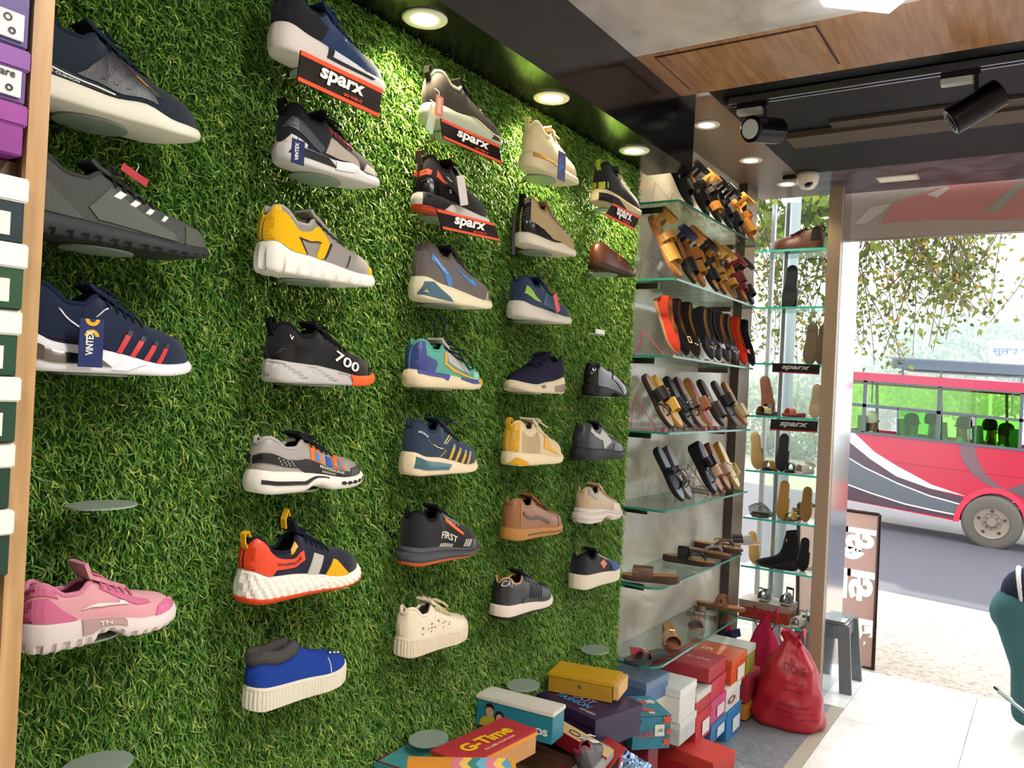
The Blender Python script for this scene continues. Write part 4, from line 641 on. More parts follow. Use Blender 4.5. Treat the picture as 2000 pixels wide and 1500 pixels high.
# ------------------------------------------------------------------ sandals, flats and mules
def rotm(X, Zv):
    X = Vector(X).normalized(); Zv = Vector(Zv); Zv = (Zv-X*Zv.dot(X)).normalized(); Yv = Zv.cross(X)
    return Matrix((X, Yv, Zv)).transposed().to_euler()
def sandal(label, loc, rot, bed, side, straps, L=.225, wedge=(.022, .020, .016, .018), wf=.92, kind='leather', name='sandal', group=None, heel=None, patterned=None):
    g = Last(L=L, wf=wf, wedge=[(0, wedge[0]), (.35, wedge[1]), (.65, wedge[2]), (1, wedge[3])], spring=.006, bulge=.0008, flare=.0005)
    t = thing(name, label, 'sandal', loc, rot, group); mk('sole', *sole_mesh(g, 'plain'), mat(side, 'rubber'), t, False)
    u, sd_ = ring_arrays(g, 24); P = [(x*L*.985+.0015, s_*float(g.W(x))*.94, float(g.ztop(x))+.0004) for x, s_ in zip(u, sd_)]
    n = len(P); MB().add(P+[(a, b, c+.0022) for a, b, c in P], [(i, (i+1) % n, n+(i+1) % n, n+i) for i in range(n)]+[tuple(q for q in (n+i, n+i+1, n+(n-i-1) % n, n+(n-i) % n)) for i in range(1, 23)]+[(n, n+1, n+n-1)]).build('footbed', mat(bed, kind), t)
    for st in straps:
        k = st[0]; c = st[-1]
        if k == 'band':
            _, uu, bw, h, _c = st[:5] if len(st) == 5 else st[:5]; w_ = float(g.W(uu))+.003; z0 = float(g.ztop(uu))-.004; kd = 'patent' if len(st) > 5 else 'leather'
            MB().ribbon([(L*uu-.004*math.sin(a), -w_*math.cos(a), z0+(h+.004)*math.sin(a)**.75) for a in np.linspace(.0, PI, 13)], bw, .0032, (1, 0, 0)).build('strap', mat(_c, kd), t, False)
        elif k == 'diag':
            _, u0, u1, bw, h, _c = st; 
            MB().ribbon([(L*(u0+(u1-u0)*a/PI), -(float(g.W(u0))+.003)*math.cos(a), float(g.ztop(u0))-.004+(h+.004)*math.sin(a)**.75) for a in np.linspace(0, PI, 13)], bw, .003, (1, 0, 0)).build('strap', mat(_c, 'leather'), t)
        elif k == 'thong':
            _, up, us_, bw, h, _c = st; zp = float(g.ztop(up)); mb = MB()
            MB().tube([(L*up, 0, zp-.002), (L*(up-.012), 0, zp+.014)], .0035, 7).build('toe_post', mat(_c, 'leather'), t)
            for s_ in (-1, 1):
                w_ = float(g.W(us_))+.002; MB().ribbon([(L*(up-.012), 0, zp+.014), (L*(up-.08), s_*w_*.42, zp+h), (L*(us_+.08), s_*w_*.86, zp+h*.8), (L*us_, s_*w_, float(g.ztop(us_))-.004)], [bw*.5, bw, bw, bw*.9], .0032, (.6, s_*.5, .2)).build('strap', mat(_c, 'leather'), t)
        elif k == 'ankle':
            _, uu, h, bw, _c = st; w_ = float(g.W(.15)); zc = float(g.ztop(.12))+h
            MB().ribbon([(L*uu+.040*math.cos(a), (w_+.002)*math.sin(a), zc+.012*math.cos(a)) for a in np.linspace(0, 2*PI, 19)], bw, .003, (0, 0, 1)).build('ankle_strap', mat(_c, 'leather'), t)
            for s_ in (-1, 1): MB().ribbon([(L*(uu-.02), s_*(w_+.002), zc), (L*(uu+.03), s_*(w_+.003), float(g.ztop(.2))-.004)], .016, .003, (1, 0, 0)).build('side_strap', mat(_c, 'leather'), t)
        elif k == 'buckle':
            _, uu, yy, h, s_, _c = st; z0 = float(g.ztop(uu))+h; a = s_/2; MB().tube([(L*uu+dx*a, yy*float(g.W(uu)), z0+dz*a) for dx, dz in ((-1, -.8), (1, -.8), (1, .8), (-1, .8))] if abs(yy) > .6 else [(L*uu+dx*a, yy*.03+dy*a, z0) for dx, dy in ((-1, -.8), (1, -.8), (1, .8), (-1, .8))], .0016, 5, closed=True).build('buckle', mat(_c, 'chrome'), t)
        elif k == 'bead':
            _, uu, n_, h, rr, _c = st
            for q in range(n_):
                a = PI*(.25+.5*q/max(1, n_-1)); w_ = float(g.W(uu)); MB().lathe([(0, -rr), (rr*.75, -rr*.6), (rr, 0), (rr*.75, rr*.6), (0, rr)], 8, T(L*uu, -w_*math.cos(a), float(g.ztop(uu))+h*math.sin(a)**.75+.002)).build('stud', mat(_c, 'chrome'), t, True)
        elif k == 'bow':
            _, uu, h, s_, _c = st
            for q in (-1, 1): MB().poly([(L*uu-.004, 0, float(g.ztop(uu))+h), (L*uu-.012*s_, q*.022*s_, float(g.ztop(uu))+h+.004), (L*uu+.012*s_, q*.022*s_, float(g.ztop(uu))+h+.004), (L*uu+.004, 0, float(g.ztop(uu))+h)], (0, 0, 1), .004).build('bow', mat(_c, 'leather'), t)
    if heel: MB().lathe([(.0, -heel[0]), (heel[1], -heel[0]), (heel[1]*1.7, .004), (0, .006)], 14, T(L*.10, 0, 0)).build('heel', mat(heel[2], 'leather'), t)
    return t
def flat_spec(up, lin_, kind='leather', L=.225, sole='#3a2a22', extra=None): return dict(name='ballet_flat', up=up, kind=kind, sole=sole, style='plain', col=up, collar_r=.0018, lin=lin_, u_in=.80, extra=extra,
    last=dict(L=L, H=.062, wf=.86, sh=.012, sb=.008, spring=.008, bulge=.0005, u_open=.72, prof=[(0, .86), (.04, 1.0), (.14, .88), (.3, .66), (.5, .58), (.66, .58), (.72, .62), (.8, .60), (.9, .52), (.96, .44), (1, .3)],
    openw=[(0, 0), (.02, .012), (.06, .022), (.2, .031), (.5, .034), (.62, .032), (.69, .018), (.73, 0), (1, 0)]))
def STL(lab):
    a, b = lab.rsplit(', ', 1) if ', ' in lab else ('', lab); return 'thin rod stand of the shoe '+b.replace('right end', 'rightmost end') if ', ' in lab else 'thin rod stand of the charcoal sandal ending the second shelf'
def stand(label, y, z, col, x=.02, h=.12):
    t = thing('shoe_stand', label, 'stand', (x, y, z), group='clear shoe stands on the glass shelves')
    MB().tube([(.07, 0, .002), (-.03, 0, h), (-.05, -.02, .002)], .0022, 5).build('front_rod', col, t)
    MB().tube([(-.03, 0, h), (-.05, .02, .002), (.07, 0, .002)], .0022, 5).build('back_rod', col, t)
    MB().box(.085, .105, -.012, .012, 0, .012, bev=.002).build('toe_stop', col, t); return t
M_ACR = glass('#f4f0ee', name='acrylic'); M_PINK = mat('#c0506a', 'plastic')
def lean(px, py, shelf, ang=60, yaw=0, x=None, L=.225, th=.012):
    """pose of a leaning sandal whose toe meets the shelf at that spot"""
    z = SHZ[shelf]; xt = .135 if x is None else x; y = float(atX(px, py, xt)[1]); a = math.radians(ang); d = Vector((math.cos(a), math.sin(math.radians(yaw))*.3, -math.sin(a))).normalized()
    toe = Vector((xt, y, z+.010)); loc = toe-d*L; nz = Vector((math.sin(a), 0, math.cos(a))); return loc, rotm(d, nz), y
OR = ['leftmost', 'second', 'third', 'fourth', 'fifth', 'sixth', 'seventh', 'eighth', 'rightmost']
TAN = '#b87a34'; TAN2 = '#a8692e'; BLK = '#17171a'
G1 = 'sandals on the topmost glass shelf'; G2 = 'sandals on the second glass shelf'; G3 = 'flats on the third glass shelf'; G4 = 'slippers on the fourth glass shelf'; G5 = 'slippers on the fifth glass shelf'; G6 = 'slippers lying on the sixth glass shelf'; G7 = 'slippers lying on the lowest glass shelf'
def L_(desc, sh, px, py, bed, side, st, grp, ang=60, yaw=0, Lg=.225, **k):
    loc, rot, y = lean(px, py, sh, ang, yaw, L=Lg); sandal(desc, loc, rot, bed, side, st, L=Lg, group=grp, **k); return y
sh1 = [(1346, 398, '#20261e', BLK, [('band', .66, .05, .03, '#1b2119'), ('band', .38, .03, .045, BLK), ('ankle', .14, .05, .016, TAN), ('buckle', .6, -.9, .02, .02, '#c8b88a')], 'black sandal with tan ankle strap and large buckle, leftmost on the topmost shelf'),
       (1378, 415, '#3a2a22', BLK, [('band', .70, .04, .028, BLK), ('band', .46, .03, .04, '#232326'), ('ankle', .14, .05, .022, '#1d1d20'), ('buckle', .7, -.9, .018, .02, '#c8b070')], 'black sandal with gold square buckle, second on the topmost shelf'),
       (1402, 430, BLK, BLK, [('band', .72, .036, .03, TAN), ('band', .40, .024, .042, '#26221f'), ('ankle', .14, .05, .018, TAN)], 'black soled sandal with tan straps, third on the topmost shelf'),
       (1425, 441, '#28303c', BLK, [('band', .7, .03, .03, '#1a1e28'), ('diag', .5, .42, .02, .042, BLK), ('ankle', .14, .05, .018, BLK)], 'blue black strappy sandal, fourth on the topmost shelf'),
       (1442, 452, '#2a2a30', BLK, [('band', .7, .05, .03, '#202024'), ('ankle', .14, .05, .02, '#1a1a1e'), ('buckle', .66, -.9, .018, .022, '#d8d0c0')], 'black sandal with pale buckle, fifth on the topmost shelf'),
       (1468, 466, TAN, TAN2, [('band', .7, .06, .03, TAN), ('band', .45, .03, .042, TAN), ('ankle', .14, .05, .024, '#c08436')], 'tan open toe sandal, rightmost on the topmost shelf')]
for px, py, b, s_, st, lab in sh1: y = L_(lab, 0, px, py, b, s_, st, G1, 62); stand(STL(lab), y, SHZ[0], M_ACR)
sh2 = [(1322, 542, '#c08a44', '#8f5a34', [('band', .66, .07, .03, '#b98842'), ('band', .42, .03, .045, '#b07c38'), ('ankle', .12, .05, .03, '#a8742f'), ('buckle', .5, -.9, .03, .018, '#d8b870')], 'large tan sandal with heel cup and ring, leftmost on the second shelf', .27),
       (1352, 552, '#a06838', '#26221f', [('band', .72, .06, .03, '#1a1b22'), ('ankle', .14, .05, .028, '#23244a')], 'black toed sandal with navy ankle strap, second on the second shelf', .225),
       (1370, 558, '#b87438', '#8a5226', [('band', .7, .05, .03, TAN), ('band', .46, .05, .04, '#ab6a30'), ('ankle', .14, .05, .04, '#b4702f')], 'orange tan sandal with wide straps, third on the second shelf', .24),
       (1396, 566, '#c89238', '#1d1b1b', [('band', .72, .05, .03, BLK), ('diag', .5, .36, .022, .042, BLK), ('ankle', .14, .05, .02, '#1f1d1c')], 'black strap sandal with mustard insole, fourth on the second shelf', .225),
       (1412, 572, '#b98034', '#5a3a22', [('band', .74, .024, .03, '#c49040'), ('band', .58, .022, .036, '#c49040'), ('ankle', .14, .05, .024, '#c08c3c')], 'mustard twin strap sandal, fifth on the second shelf', .225),
       (1432, 580, '#2a2220', '#b0782f', [('band', .72, .03, .03, '#c08a34'), ('diag', .56, .40, .02, .04, '#c08a34'), ('ankle', .14, .05, .022, '#c89440')], 'mustard sandal with black insole, sixth on the second shelf', .225),
       (1452, 588, '#b46a34', '#6a3a28', [('band', .72, .03, .03, '#7a2a34'), ('band', .5, .05, .04, '#7a2c38'), ('ankle', .14, .05, .018, '#8a3038')], 'maroon strap sandal, seventh on the second shelf', .215),
       (1466, 596, '#3a3030', '#201d1f', [('band', .72, .05, .03, '#2a2628'), ('ankle', .14, .05, .02, '#262326')], 'charcoal sandal at the right end of the second shelf', .215)]
for px, py, b, s_, st, lab, Lg in sh2: y = L_(lab, 1, px, py, b, s_, st, G2, 62, Lg=Lg); stand(STL(lab), y, SHZ[1], M_ACR)
def orn(kind, c):
    def f(t, g):
        if kind == 'beads':
            for q in range(5):
                P = g.surf(.80+.02*math.sin(q*2), .98-.16*q*.9 if q < 3 else .7, -1 if q % 2 else 1, .003); MB().lathe([(0, -.005), (.004, -.003), (.005, 0), (.004, .003), (0, .005)], 8, T(*P)).build('bead', mat(c, 'chrome'), t, True)
        elif kind == 'buckle': MB().tube([(g.L*.78+a, b, float(g.zt(.78))+.004) for a, b in ((-.012, -.014), (.012, -.014), (.012, .014), (-.012, .014))], .003, 6, closed=True).build('buckle', mat(c, 'chrome'), t)
        elif kind == 'bow':
            for q in (-1, 1): MB().poly([(g.L*.78-.004, 0, float(g.zt(.78))+.002), (g.L*.78-.012, q*.022, float(g.zt(.78))+.006), (g.L*.78+.012, q*.022, float(g.zt(.78))+.006), (g.L*.78+.004, 0, float(g.zt(.78))+.002)], (0, 0, 1), .005).build('bow', mat(c, 'leather'), t)
    return f
sh3 = [(1317, 694, '#c8402e', '#a87848', 'suede', None, 'bright red ballet flat, leftmost on the third shelf', '#a87c5c'), (1336, 697, '#1a1820', '#7a4a28', 'suede', orn('buckle', '#c89850'), 'black flat with a gold heart buckle, second on the third shelf', '#1c1718'), (1357, 700, '#2a211e', '#96783c', 'suede', orn('beads', '#d8c8b0'), 'dark brown flat with pearl beads and olive lining, third on the third shelf', '#2a2422'),
       (1386, 704, '#1b1c26', '#b98c34', 'leather', orn('beads', '#d8c0a0'), 'black flat with pearls and mustard lining, fourth on the third shelf', '#17171b'), (1400, 706, '#231f22', '#1f2634', 'leather', orn('bow', '#c8c8cc'), 'black flat with silver mesh toe, fifth on the third shelf', '#17171b'), (1418, 709, '#2c2626', '#c27a2c', 'leather', orn('bow', '#2c2626'), 'charcoal flat with orange lining, sixth on the third shelf', '#201c1c'),
       (1432, 711, '#1d1a1c', '#a87838', 'leather', orn('beads', '#e0e0e0'), 'black flat with silver studs, seventh on the third shelf', '#17171b'), (1450, 713, '#d0341c', '#b87430', 'suede', orn('bow', '#a81c3c'), 'scarlet flat with a crimson bow, eighth on the third shelf', '#7a2018'), (1466, 714, '#18171b', '#3a3038', 'suede', orn('bow', '#b0a890'), 'black flat with a checked bow, rightmost on the third shelf', '#17171b')]
for px, py, c, li, kd, ex, lab, so in sh3:
    loc, rot, y = lean(px, py, 2, 66, 0, L=.225); shoe('ballet_flat', lab, flat_spec(c, li, kd, extra=ex, sole=so), loc, rot, 'shoe', G3); stand(STL(lab), y, SHZ[2], M_PINK if px in (1317, 1386, 1418) else M_ACR, x=.03, h=.10)
sh4 = [(1306, 838, '#a8876a', '#2a1f1c', [('band', .45, .05, .045, '#1a1618'), ('thong', .8, .55, .012, .02, '#2a2018'), ('buckle', .45, 0, .05, .02, '#d8b860')], 'brown slipper with gold lined black band, leftmost on the fourth shelf'), (1324, 837, '#c8a04a', '#a87c30', [('band', .62, .05, .03, '#c89a3c', 1)], 'shiny gold slipper, second on the fourth shelf'),
       (1346, 835, '#2b2d33', '#17171a', [('band', .60, .06, .035, '#22242a'), ('thong', .82, .62, .01, .02, '#1c1c20'), ('bead', .6, 2, .04, .005, '#c8c8cc')], 'black slipper with two silver studs, third on the fourth shelf'), (1364, 834, '#8a6a58', '#3a2a26', [('band', .6, .03, .035, '#6a4a40'), ('thong', .8, .6, .01, .02, '#4a3030')], 'brown slipper with toe loop, fourth on the fourth shelf'),
       (1384, 834, '#8e1f2e', '#b07a34', [('band', .58, .05, .035, '#a8672e'), ('buckle', .58, 0, .045, .024, '#e0c8a0')], 'crimson slipper with copper band and gold buckle, fifth on the fourth shelf'), (1408, 832, '#4a342c', '#2c2220', [('band', .7, .07, .03, '#3a2c28')], 'dark brown slide slipper, sixth on the fourth shelf'),
       (1434, 832, '#3a4450', '#4a342a', [('band', .48, .05, .04, '#15151a'), ('thong', .8, .55, .01, .02, '#15151a')], 'black thong slipper with gold edge, seventh on the fourth shelf'), (1453, 831, '#a87848', '#8a5a34', [('band', .72, .06, .03, '#b9a070', 1)], 'tan slipper with metallic toe band, rightmost on the fourth shelf')]
for px, py, b, s_, st, lab in sh4: y = L_(lab, 3, px, py, b, s_, st, G4, 58); stand(STL(lab), y, SHZ[3], M_PINK if px in (1306, 1384, 1408) else M_ACR)
sh5 = [(1327, 986, '#5c6874', '#131318', [('thong', .80, .42, .034, .034, '#131419'), ('band', .5, .02, .045, '#15161a'), ('buckle', .66, 0, .035, .02, '#d0b080')], 'black cushioned thong slipper with gold trim, leftmost on the fifth shelf', (.024, .022, .018, .018)), (1342, 982, '#6e6468', '#4a4246', [('thong', .8, .45, .026, .034, '#8b8078'), ('bow', .66, .04, .8, '#9a9088')], 'grey thong slipper with bow, second on the fifth shelf', (.03, .026, .02, .018)),
       (1391, 968, '#2a3a52', '#101116', [('band', .45, .04, .045, '#101014', 1), ('thong', .82, .5, .012, .02, '#101014')], 'glossy black wedge slipper, third on the fifth shelf', (.056, .046, .026, .02)), (1404, 962, '#9a6034', '#4a2c20', [('band', .62, .05, .035, '#b98a60')], 'brown slide with glittering band, fourth on the fifth shelf', (.03, .026, .018, .016)),
       (1420, 959, '#8f5a30', '#5a3420', [('band', .62, .05, .035, '#8c6a50')], 'brown slide with perforated band, fifth on the fifth shelf', (.03, .026, .018, .016)), (1438, 956, '#d8c8a0', '#a87c34', [('thong', .8, .45, .014, .03, '#c09c4c')], 'gold thong slipper with pale insole, rightmost on the fifth shelf', (.03, .026, .018, .016))]
for px, py, b, s_, st, lab, wd in sh5: y = L_(lab, 4, px, py, b, s_, st, G5, 58, wedge=wd); stand(STL(lab), y, SHZ[4], M_PINK if px in (1404, 1420) else M_ACR)
def lie(px, py, sh, yaw, lab, bed, side, st, grp, x, L=.22, **k):
    p = atX(px, py, x); d = Vector((math.cos(math.radians(yaw)), math.sin(math.radians(yaw)), 0)); c = Vector((x, float(p[1]), SHZ[sh]+.0005)); sandal(lab, c-d*L/2, (0, 0, math.radians(yaw)), bed, side, st, L=L, group=grp, **k)
lie(1268, 1122, 5, -160, 'brown slide with perforated band, nearest on the sixth shelf', '#9a6438', '#4a342c', [('band', .62, .075, .035, '#5d4030')], G6, .085, wedge=(.03, .026, .02, .018))
lie(1345, 1110, 5, 8, 'black thong slipper with tan insole, second on the sixth shelf', '#a8763c', '#3a2c26', [('thong', .82, .45, .03, .03, '#1b1a1e'), ('band', .4, .04, .045, '#202024')], G6, .075, wedge=(.028, .026, .02, .018))
lie(1378, 1096, 5, 8, 'thong slipper with silver grey straps and tan insole, third on the sixth shelf', '#a06a34', '#4a3228', [('thong', .82, .45, .028, .03, '#8b8088'), ('bead', .6, 4, .03, .004, '#c8c4c0')], G6, .07, wedge=(.028, .026, .02, .018))
lie(1402, 1082, 5, 8, 'thong slipper with plum straps, fourth on the sixth shelf', '#b07c3c', '#4a2c28', [('thong', .82, .45, .032, .032, '#5a3a44')], G6, .06, wedge=(.028, .026, .02, .018))
lie(1440, 1066, 5, 20, 'pointed flat slipper with black band and silver buckle, farthest on the sixth shelf', '#a0703c', '#c8b8a8', [('band', .5, .05, .035, '#18181c'), ('band', .72, .04, .026, '#a8a0a0'), ('buckle', .72, 0, .032, .03, '#d8d8dc')], G6, .07, wedge=(.014, .012, .01, .01))
lie(1262, 1268, 6, -105, 'dark green thong slipper with red studded strap on the lowest shelf', '#3a403c', '#232826', [('thong', .84, .5, .034, .03, '#8a2a30'), ('bead', .62, 5, .03, .004, '#d8ccb4')], G7, .095, wedge=(.016, .016, .014, .014))
lie(1310, 1230, 6, -60, 'tan patent heeled mule with a gold knot on the lowest shelf', '#a07048', '#8a5428', [('band', .72, .09, .036, '#a8642c', 1), ('buckle', .62, 0, .042, .024, '#e0b050')], G7, .085, L=.20, wedge=(.055, .044, .018, .014))
lie(1363, 1205, 6, -75, 'leopard print slingback on the lowest shelf', '#5c5060', '#8a6a54', [('band', .74, .08, .03, '#6a4c38'), ('ankle', .16, .035, .022, '#5c4030'), ('bead', .74, 5, .03, .004, '#c8a868')], G7, .08, L=.2)
lie(1408, 1188, 6, 10, 'tan open sandal with arched straps, farthest on the lowest shelf', '#a8743c', '#6a482c', [('diag', .62, .40, .02, .05, '#8a5c3c'), ('diag', .40, .62, .02, .05, '#7a5038')], G7, .06)
# ------------------------------------------------------------------ the window showcase
GE = 'footwear in the window showcase'; EB = EY+.10
def ez(k): return EZ[k]
def ex(px, k): return float(atY(px, 700, EB)[0])
BOOT = dict(name='ankle_boot', up='#4a2416', kind='leather', sole='#2a1814', style='plain', col='#2c2422', lin='#17110f', lace='#2a1712', tongue='#3a2018', side=1, bow=.5, lu=(.48, .60), ln=3, collar_r=.003, tab='#2a2420',
    last=dict(L=.27, H=.128, sh=.022, sb=.014, u_open=.40, prof=[(0, .84), (.04, .99), (.08, 1.0), (.2, .93), (.30, .86), (.36, .88), (.41, .84), (.5, .76), (.6, .70), (.72, .66), (.85, .60), (.94, .52), (.975, .42), (1, .3)]), pan=[('#221d1c', [(.06, .3), (.08, .98), (.2, .98), (.22, .35)], .0018, 'knit', 'elastic_gusset')])
bx = float(atY(1557, 480, EB)[0]); shoe('ankle_boot', 'brown leather ankle boot with laces on the topmost showcase shelf', BOOT, (bx+.135, EB, ez(0)), (0, 0, PI), 'boot', GE)
def upright(px, k, lab, bed, side, st=(), L=.235, lean_=.22, dx=0, **kw):
    d = Vector((dx, -lean_, -1)).normalized(); x = float(atY(px, 800, EB)[0]); toe = Vector((x, EB-.02, ez(k)+.004)); sandal(lab, toe-d*L, rotm(d, (0, 1, -.2)), bed, side, list(st), L=L, group=GE, **kw)
upright(1531, 1, 'black shoe standing upright with its sole to the room on the second showcase shelf', '#26292e', '#22262c', [('band', .75, .10, .04, '#1c1e22')], L=.24, wedge=(.03, .026, .02, .018))
upright(1577, 2, 'brown soled sandal standing upright on the third showcase shelf', '#6a5848', '#6f5c4c', [('band', .7, .05, .04, '#3a302c')], L=.225)
upright(1600, 2, 'second brown soled sandal beside the jamb on the third showcase shelf', '#6a5848', '#5f4f42', [('band', .7, .05, .04, '#3a302c')], L=.215)
upright(1505, 3, 'brown wooden soled mule leaning on the fourth showcase shelf', '#7a4c34', '#8a553c', [('band', .4, .05, .045, '#5a382a')], dx=.25, L=.22)
upright(1592, 3, 'cream soled sandal with orange strap on the fourth showcase shelf', '#cfb898', '#c8b090', [('band', .5, .04, .05, '#c86a2c'), ('band', .38, .03, .05, '#8a2a44')], L=.18)
upright(1487, 4, 'tan soled black wedge leaning on the fifth showcase shelf', '#b08c54', '#a8874f', [('band', .6, .06, .05, '#1c1c1c')], dx=.2, L=.20)
upright(1532, 4, 'black ridged sole of a sandal on the fifth showcase shelf', '#2c2c30', '#2b2a2e', [('band', .6, .06, .04, '#1c1c1c')], L=.20)
upright(1537, 5, 'tan sole of a gold slipper on the sixth showcase shelf', '#b98a48', '#b08446', [('band', .6, .06, .04, '#c8a850')], L=.20)
upright(1583, 5, 'second tan sole beside the jamb on the sixth showcase shelf', '#a87a3c', '#a67c42', [('band', .6, .06, .04, '#c8a850')], L=.18)
upright(1490, 6, 'gold heeled sandal leaning at the left of the seventh showcase shelf', '#a8804a', '#b08c4c', [('band', .6, .05, .04, '#c8a04c')], dx=.22, L=.17)
upright(1583, 6, 'black sole beside the jamb on the seventh showcase shelf', '#232327', '#1c1c20', [('band', .6, .06, .04, '#1c1c1c')], L=.17)
def laid(px, k, yaw, lab, bed, side, st, L=.16, **kw):
    x = float(atY(px, 900, EB-.05)[0]); d = Vector((math.cos(yaw), math.sin(yaw), 0)); sandal(lab, Vector((x, EB-.04, ez(k)+.0005))-d*L/2, (0, 0, yaw), bed, side, st, L=L, group=GE, **kw)
laid(1492, 3, -1.9, 'gold and black band slipper lying on the fourth showcase shelf', '#6a5030', '#2c2420', [('band', .68, .06, .034, '#b9954c', 1), ('band', .5, .03, .045, '#1b1a1c')])
laid(1545, 3, -2.2, 'small red and gold slipper lying on the fourth showcase shelf', '#b88a5c', '#8a3a34', [('band', .68, .04, .03, '#c86a5c'), ('bead', .6, 3, .03, .005, '#d8b040')], L=.14)
laid(1503, 4, -1.7, 'black slipper with gold woven band on the fifth showcase shelf', '#5a4a2c', '#1c1a18', [('band', .62, .06, .04, '#b8923c', 1)], L=.14)
laid(1546, 4, -1.6, 'black slipper with knotted straps on the fifth showcase shelf', '#2c2a2c', '#18181a', [('diag', .7, .5, .03, .035, '#1a1a1c'), ('diag', .5, .7, .03, .035, '#1a1a1c')], L=.14)
laid(1572, 4, -1.9, 'cream open toe sandal with white strap on the fifth showcase shelf', '#6a4a3c', '#c8bcae', [('band', .68, .06, .034, '#d8ccc0'), ('ankle', .16, .03, .01, '#d8d0c4')], L=.14)
laid(1552, 5, -1.8, 'gold slingback with ring buckle on the sixth showcase shelf', '#7a5a34', '#5a4a3c', [('band', .66, .05, .034, '#c09838', 1), ('ankle', .18, .03, .012, '#8a7048')], L=.16)
t = thing('wrapped_slipper', 'slipper wrapped in clear crinkled plastic on the sixth showcase shelf', 'slipper', (float(atY(1493, 990, EB)[0]), EB-.06, ez(5)), group=GE)
bm = bmesh.new(); bmesh.ops.create_icosphere(bm, subdivisions=4, radius=1); rr = random.Random(3)
for v in bm.verts: v.co = Vector((v.co.x*.065, v.co.y*.045, max(0, (v.co.z*.5+.5))*.075*(1-.5*max(0, v.co.x))))*(1+rr.uniform(-.10, .10))
bm.verts.index_update(); mk('plastic_wrap', [v.co.copy() for v in bm.verts], [[v.index for v in f.verts] for f in bm.faces], glass('#c9cbc8', name='crinkled'), t); bm.free()
MB().box(-.05, .05, -.03, .03, .002, .03, bev=.008).build('grey_slipper', mat('#6a6460', 'leather'), t)
# heeled boot
hb = dict(name='heeled_boot', up='#1f2021', kind='suede', sole='#1a1a1b', style='plain', col='#1c1c1e', lin='#101012', side=1, collar_r=.003, last=dict(L=.21, H=.21, wf=.8, sh=.055, sb=.012, u_open=.30, wedge=[(0, .062), (.2, .052), (.4, .030), (.6, .014), (.8, .012), (1, .018)], arch=.0, prof=[(0, .97), (.04, 1.0), (.1, .99), (.2, .97), (.28, .95), (.32, .8), (.37, .56), (.44, .40), (.55, .31), (.7, .25), (.85, .20), (.95, .15), (1, .12)], openw=[(0, 0), (.02, .012), (.08, .022), (.2, .024), (.27, .014), (.31, 0), (1, 0)]),
    extra=lambda t, g: [MB().box(.06, .066, -.03, .03, .15, .156).build('strap', mat('#101012', 'leather'), t), MB().tube([(.05, .026, .15), (.06, .030, .15), (.06, .030, .165), (.05, .026, .165)], .002, 5, closed=True).build('buckle', mat('#c8c0a8', 'chrome'), t)])
bx = float(atY(1517, 1080, EB-.04)[0]); shoe('heeled_boot', 'black suede heeled ankle boot on the seventh showcase shelf', hb, (bx+.105, EB-.04, ez(6)), (0, 0, PI), 'boot', GE)
b = shoebox('shoe_box', 'orange shoe box with grey lid on the lowest showcase shelf', (float(atY(1500, 1200, EB)[0]), EB-.01, ez(7)), 0, .26, .16, .095, '#9c4226', '#9a8b7e', .035, group=GE)
for px, lab in ((1497, 'left black bow sandal on top of the orange box in the showcase'), (1540, 'right black strap sandal on top of the orange box in the showcase')):
    sandal(lab, (float(atY(px, 1150, EB)[0]), EB+.06, ez(7)+.0955), (0, 0, -PI/2), '#3a3230', '#b0a496', [('band', .70, .07, .04, '#17171a')]+([('ankle', .18, .05, .008, '#1a1a1c')] if px == 1540 else [('bow', .7, .042, 1.2, '#141416')]), L=.14, group=GE)
laid(1574, 7, -1.7, 'cream slingback sandal beside the orange box on the lowest showcase shelf', '#5a4a40', '#b8aa98', [('band', .68, .05, .034, '#cfc6b8'), ('ankle', .16, .045, .01, '#c8beb0')], L=.15)
for k, pts, lab in ((2, [(1509, 709), (1602, 713), (1600, 732), (1508, 727)], 'upper black lettered strip on the window showcase shelf edge'), (3, [(1506, 818), (1598, 823), (1596, 845), (1504, 840)], 'lower black lettered strip on the window showcase shelf edge')):
    q = [Vector(atY(a, b, EY-.006)) for a, b in pts]; c = sum(q, Vector())/4; t = thing('shelf_strip', lab, 'sign', c, group='black shelf strips'); q = [p-c for p in q]
    MB().poly(q, (0, -1, 0), .002).build('strip', mat('#17171c', 'plastic'), t); ux = (q[1]-q[0]); h = (q[0]-q[3]).length
    MB().poly([q[3], q[2], q[2].lerp(q[1], .12), q[3].lerp(q[0], .12)], (0, -1, 0), .0026).build('red_line', mat('#a83a34', 'print'), t)
    lettering(t, 'sparx', (0, -.0024, .002), ux, (0, 0, 1), h*.5, mat('#b8b6b6', 'print'), bold=.035, shear=.25, wid=ux.length*.6)
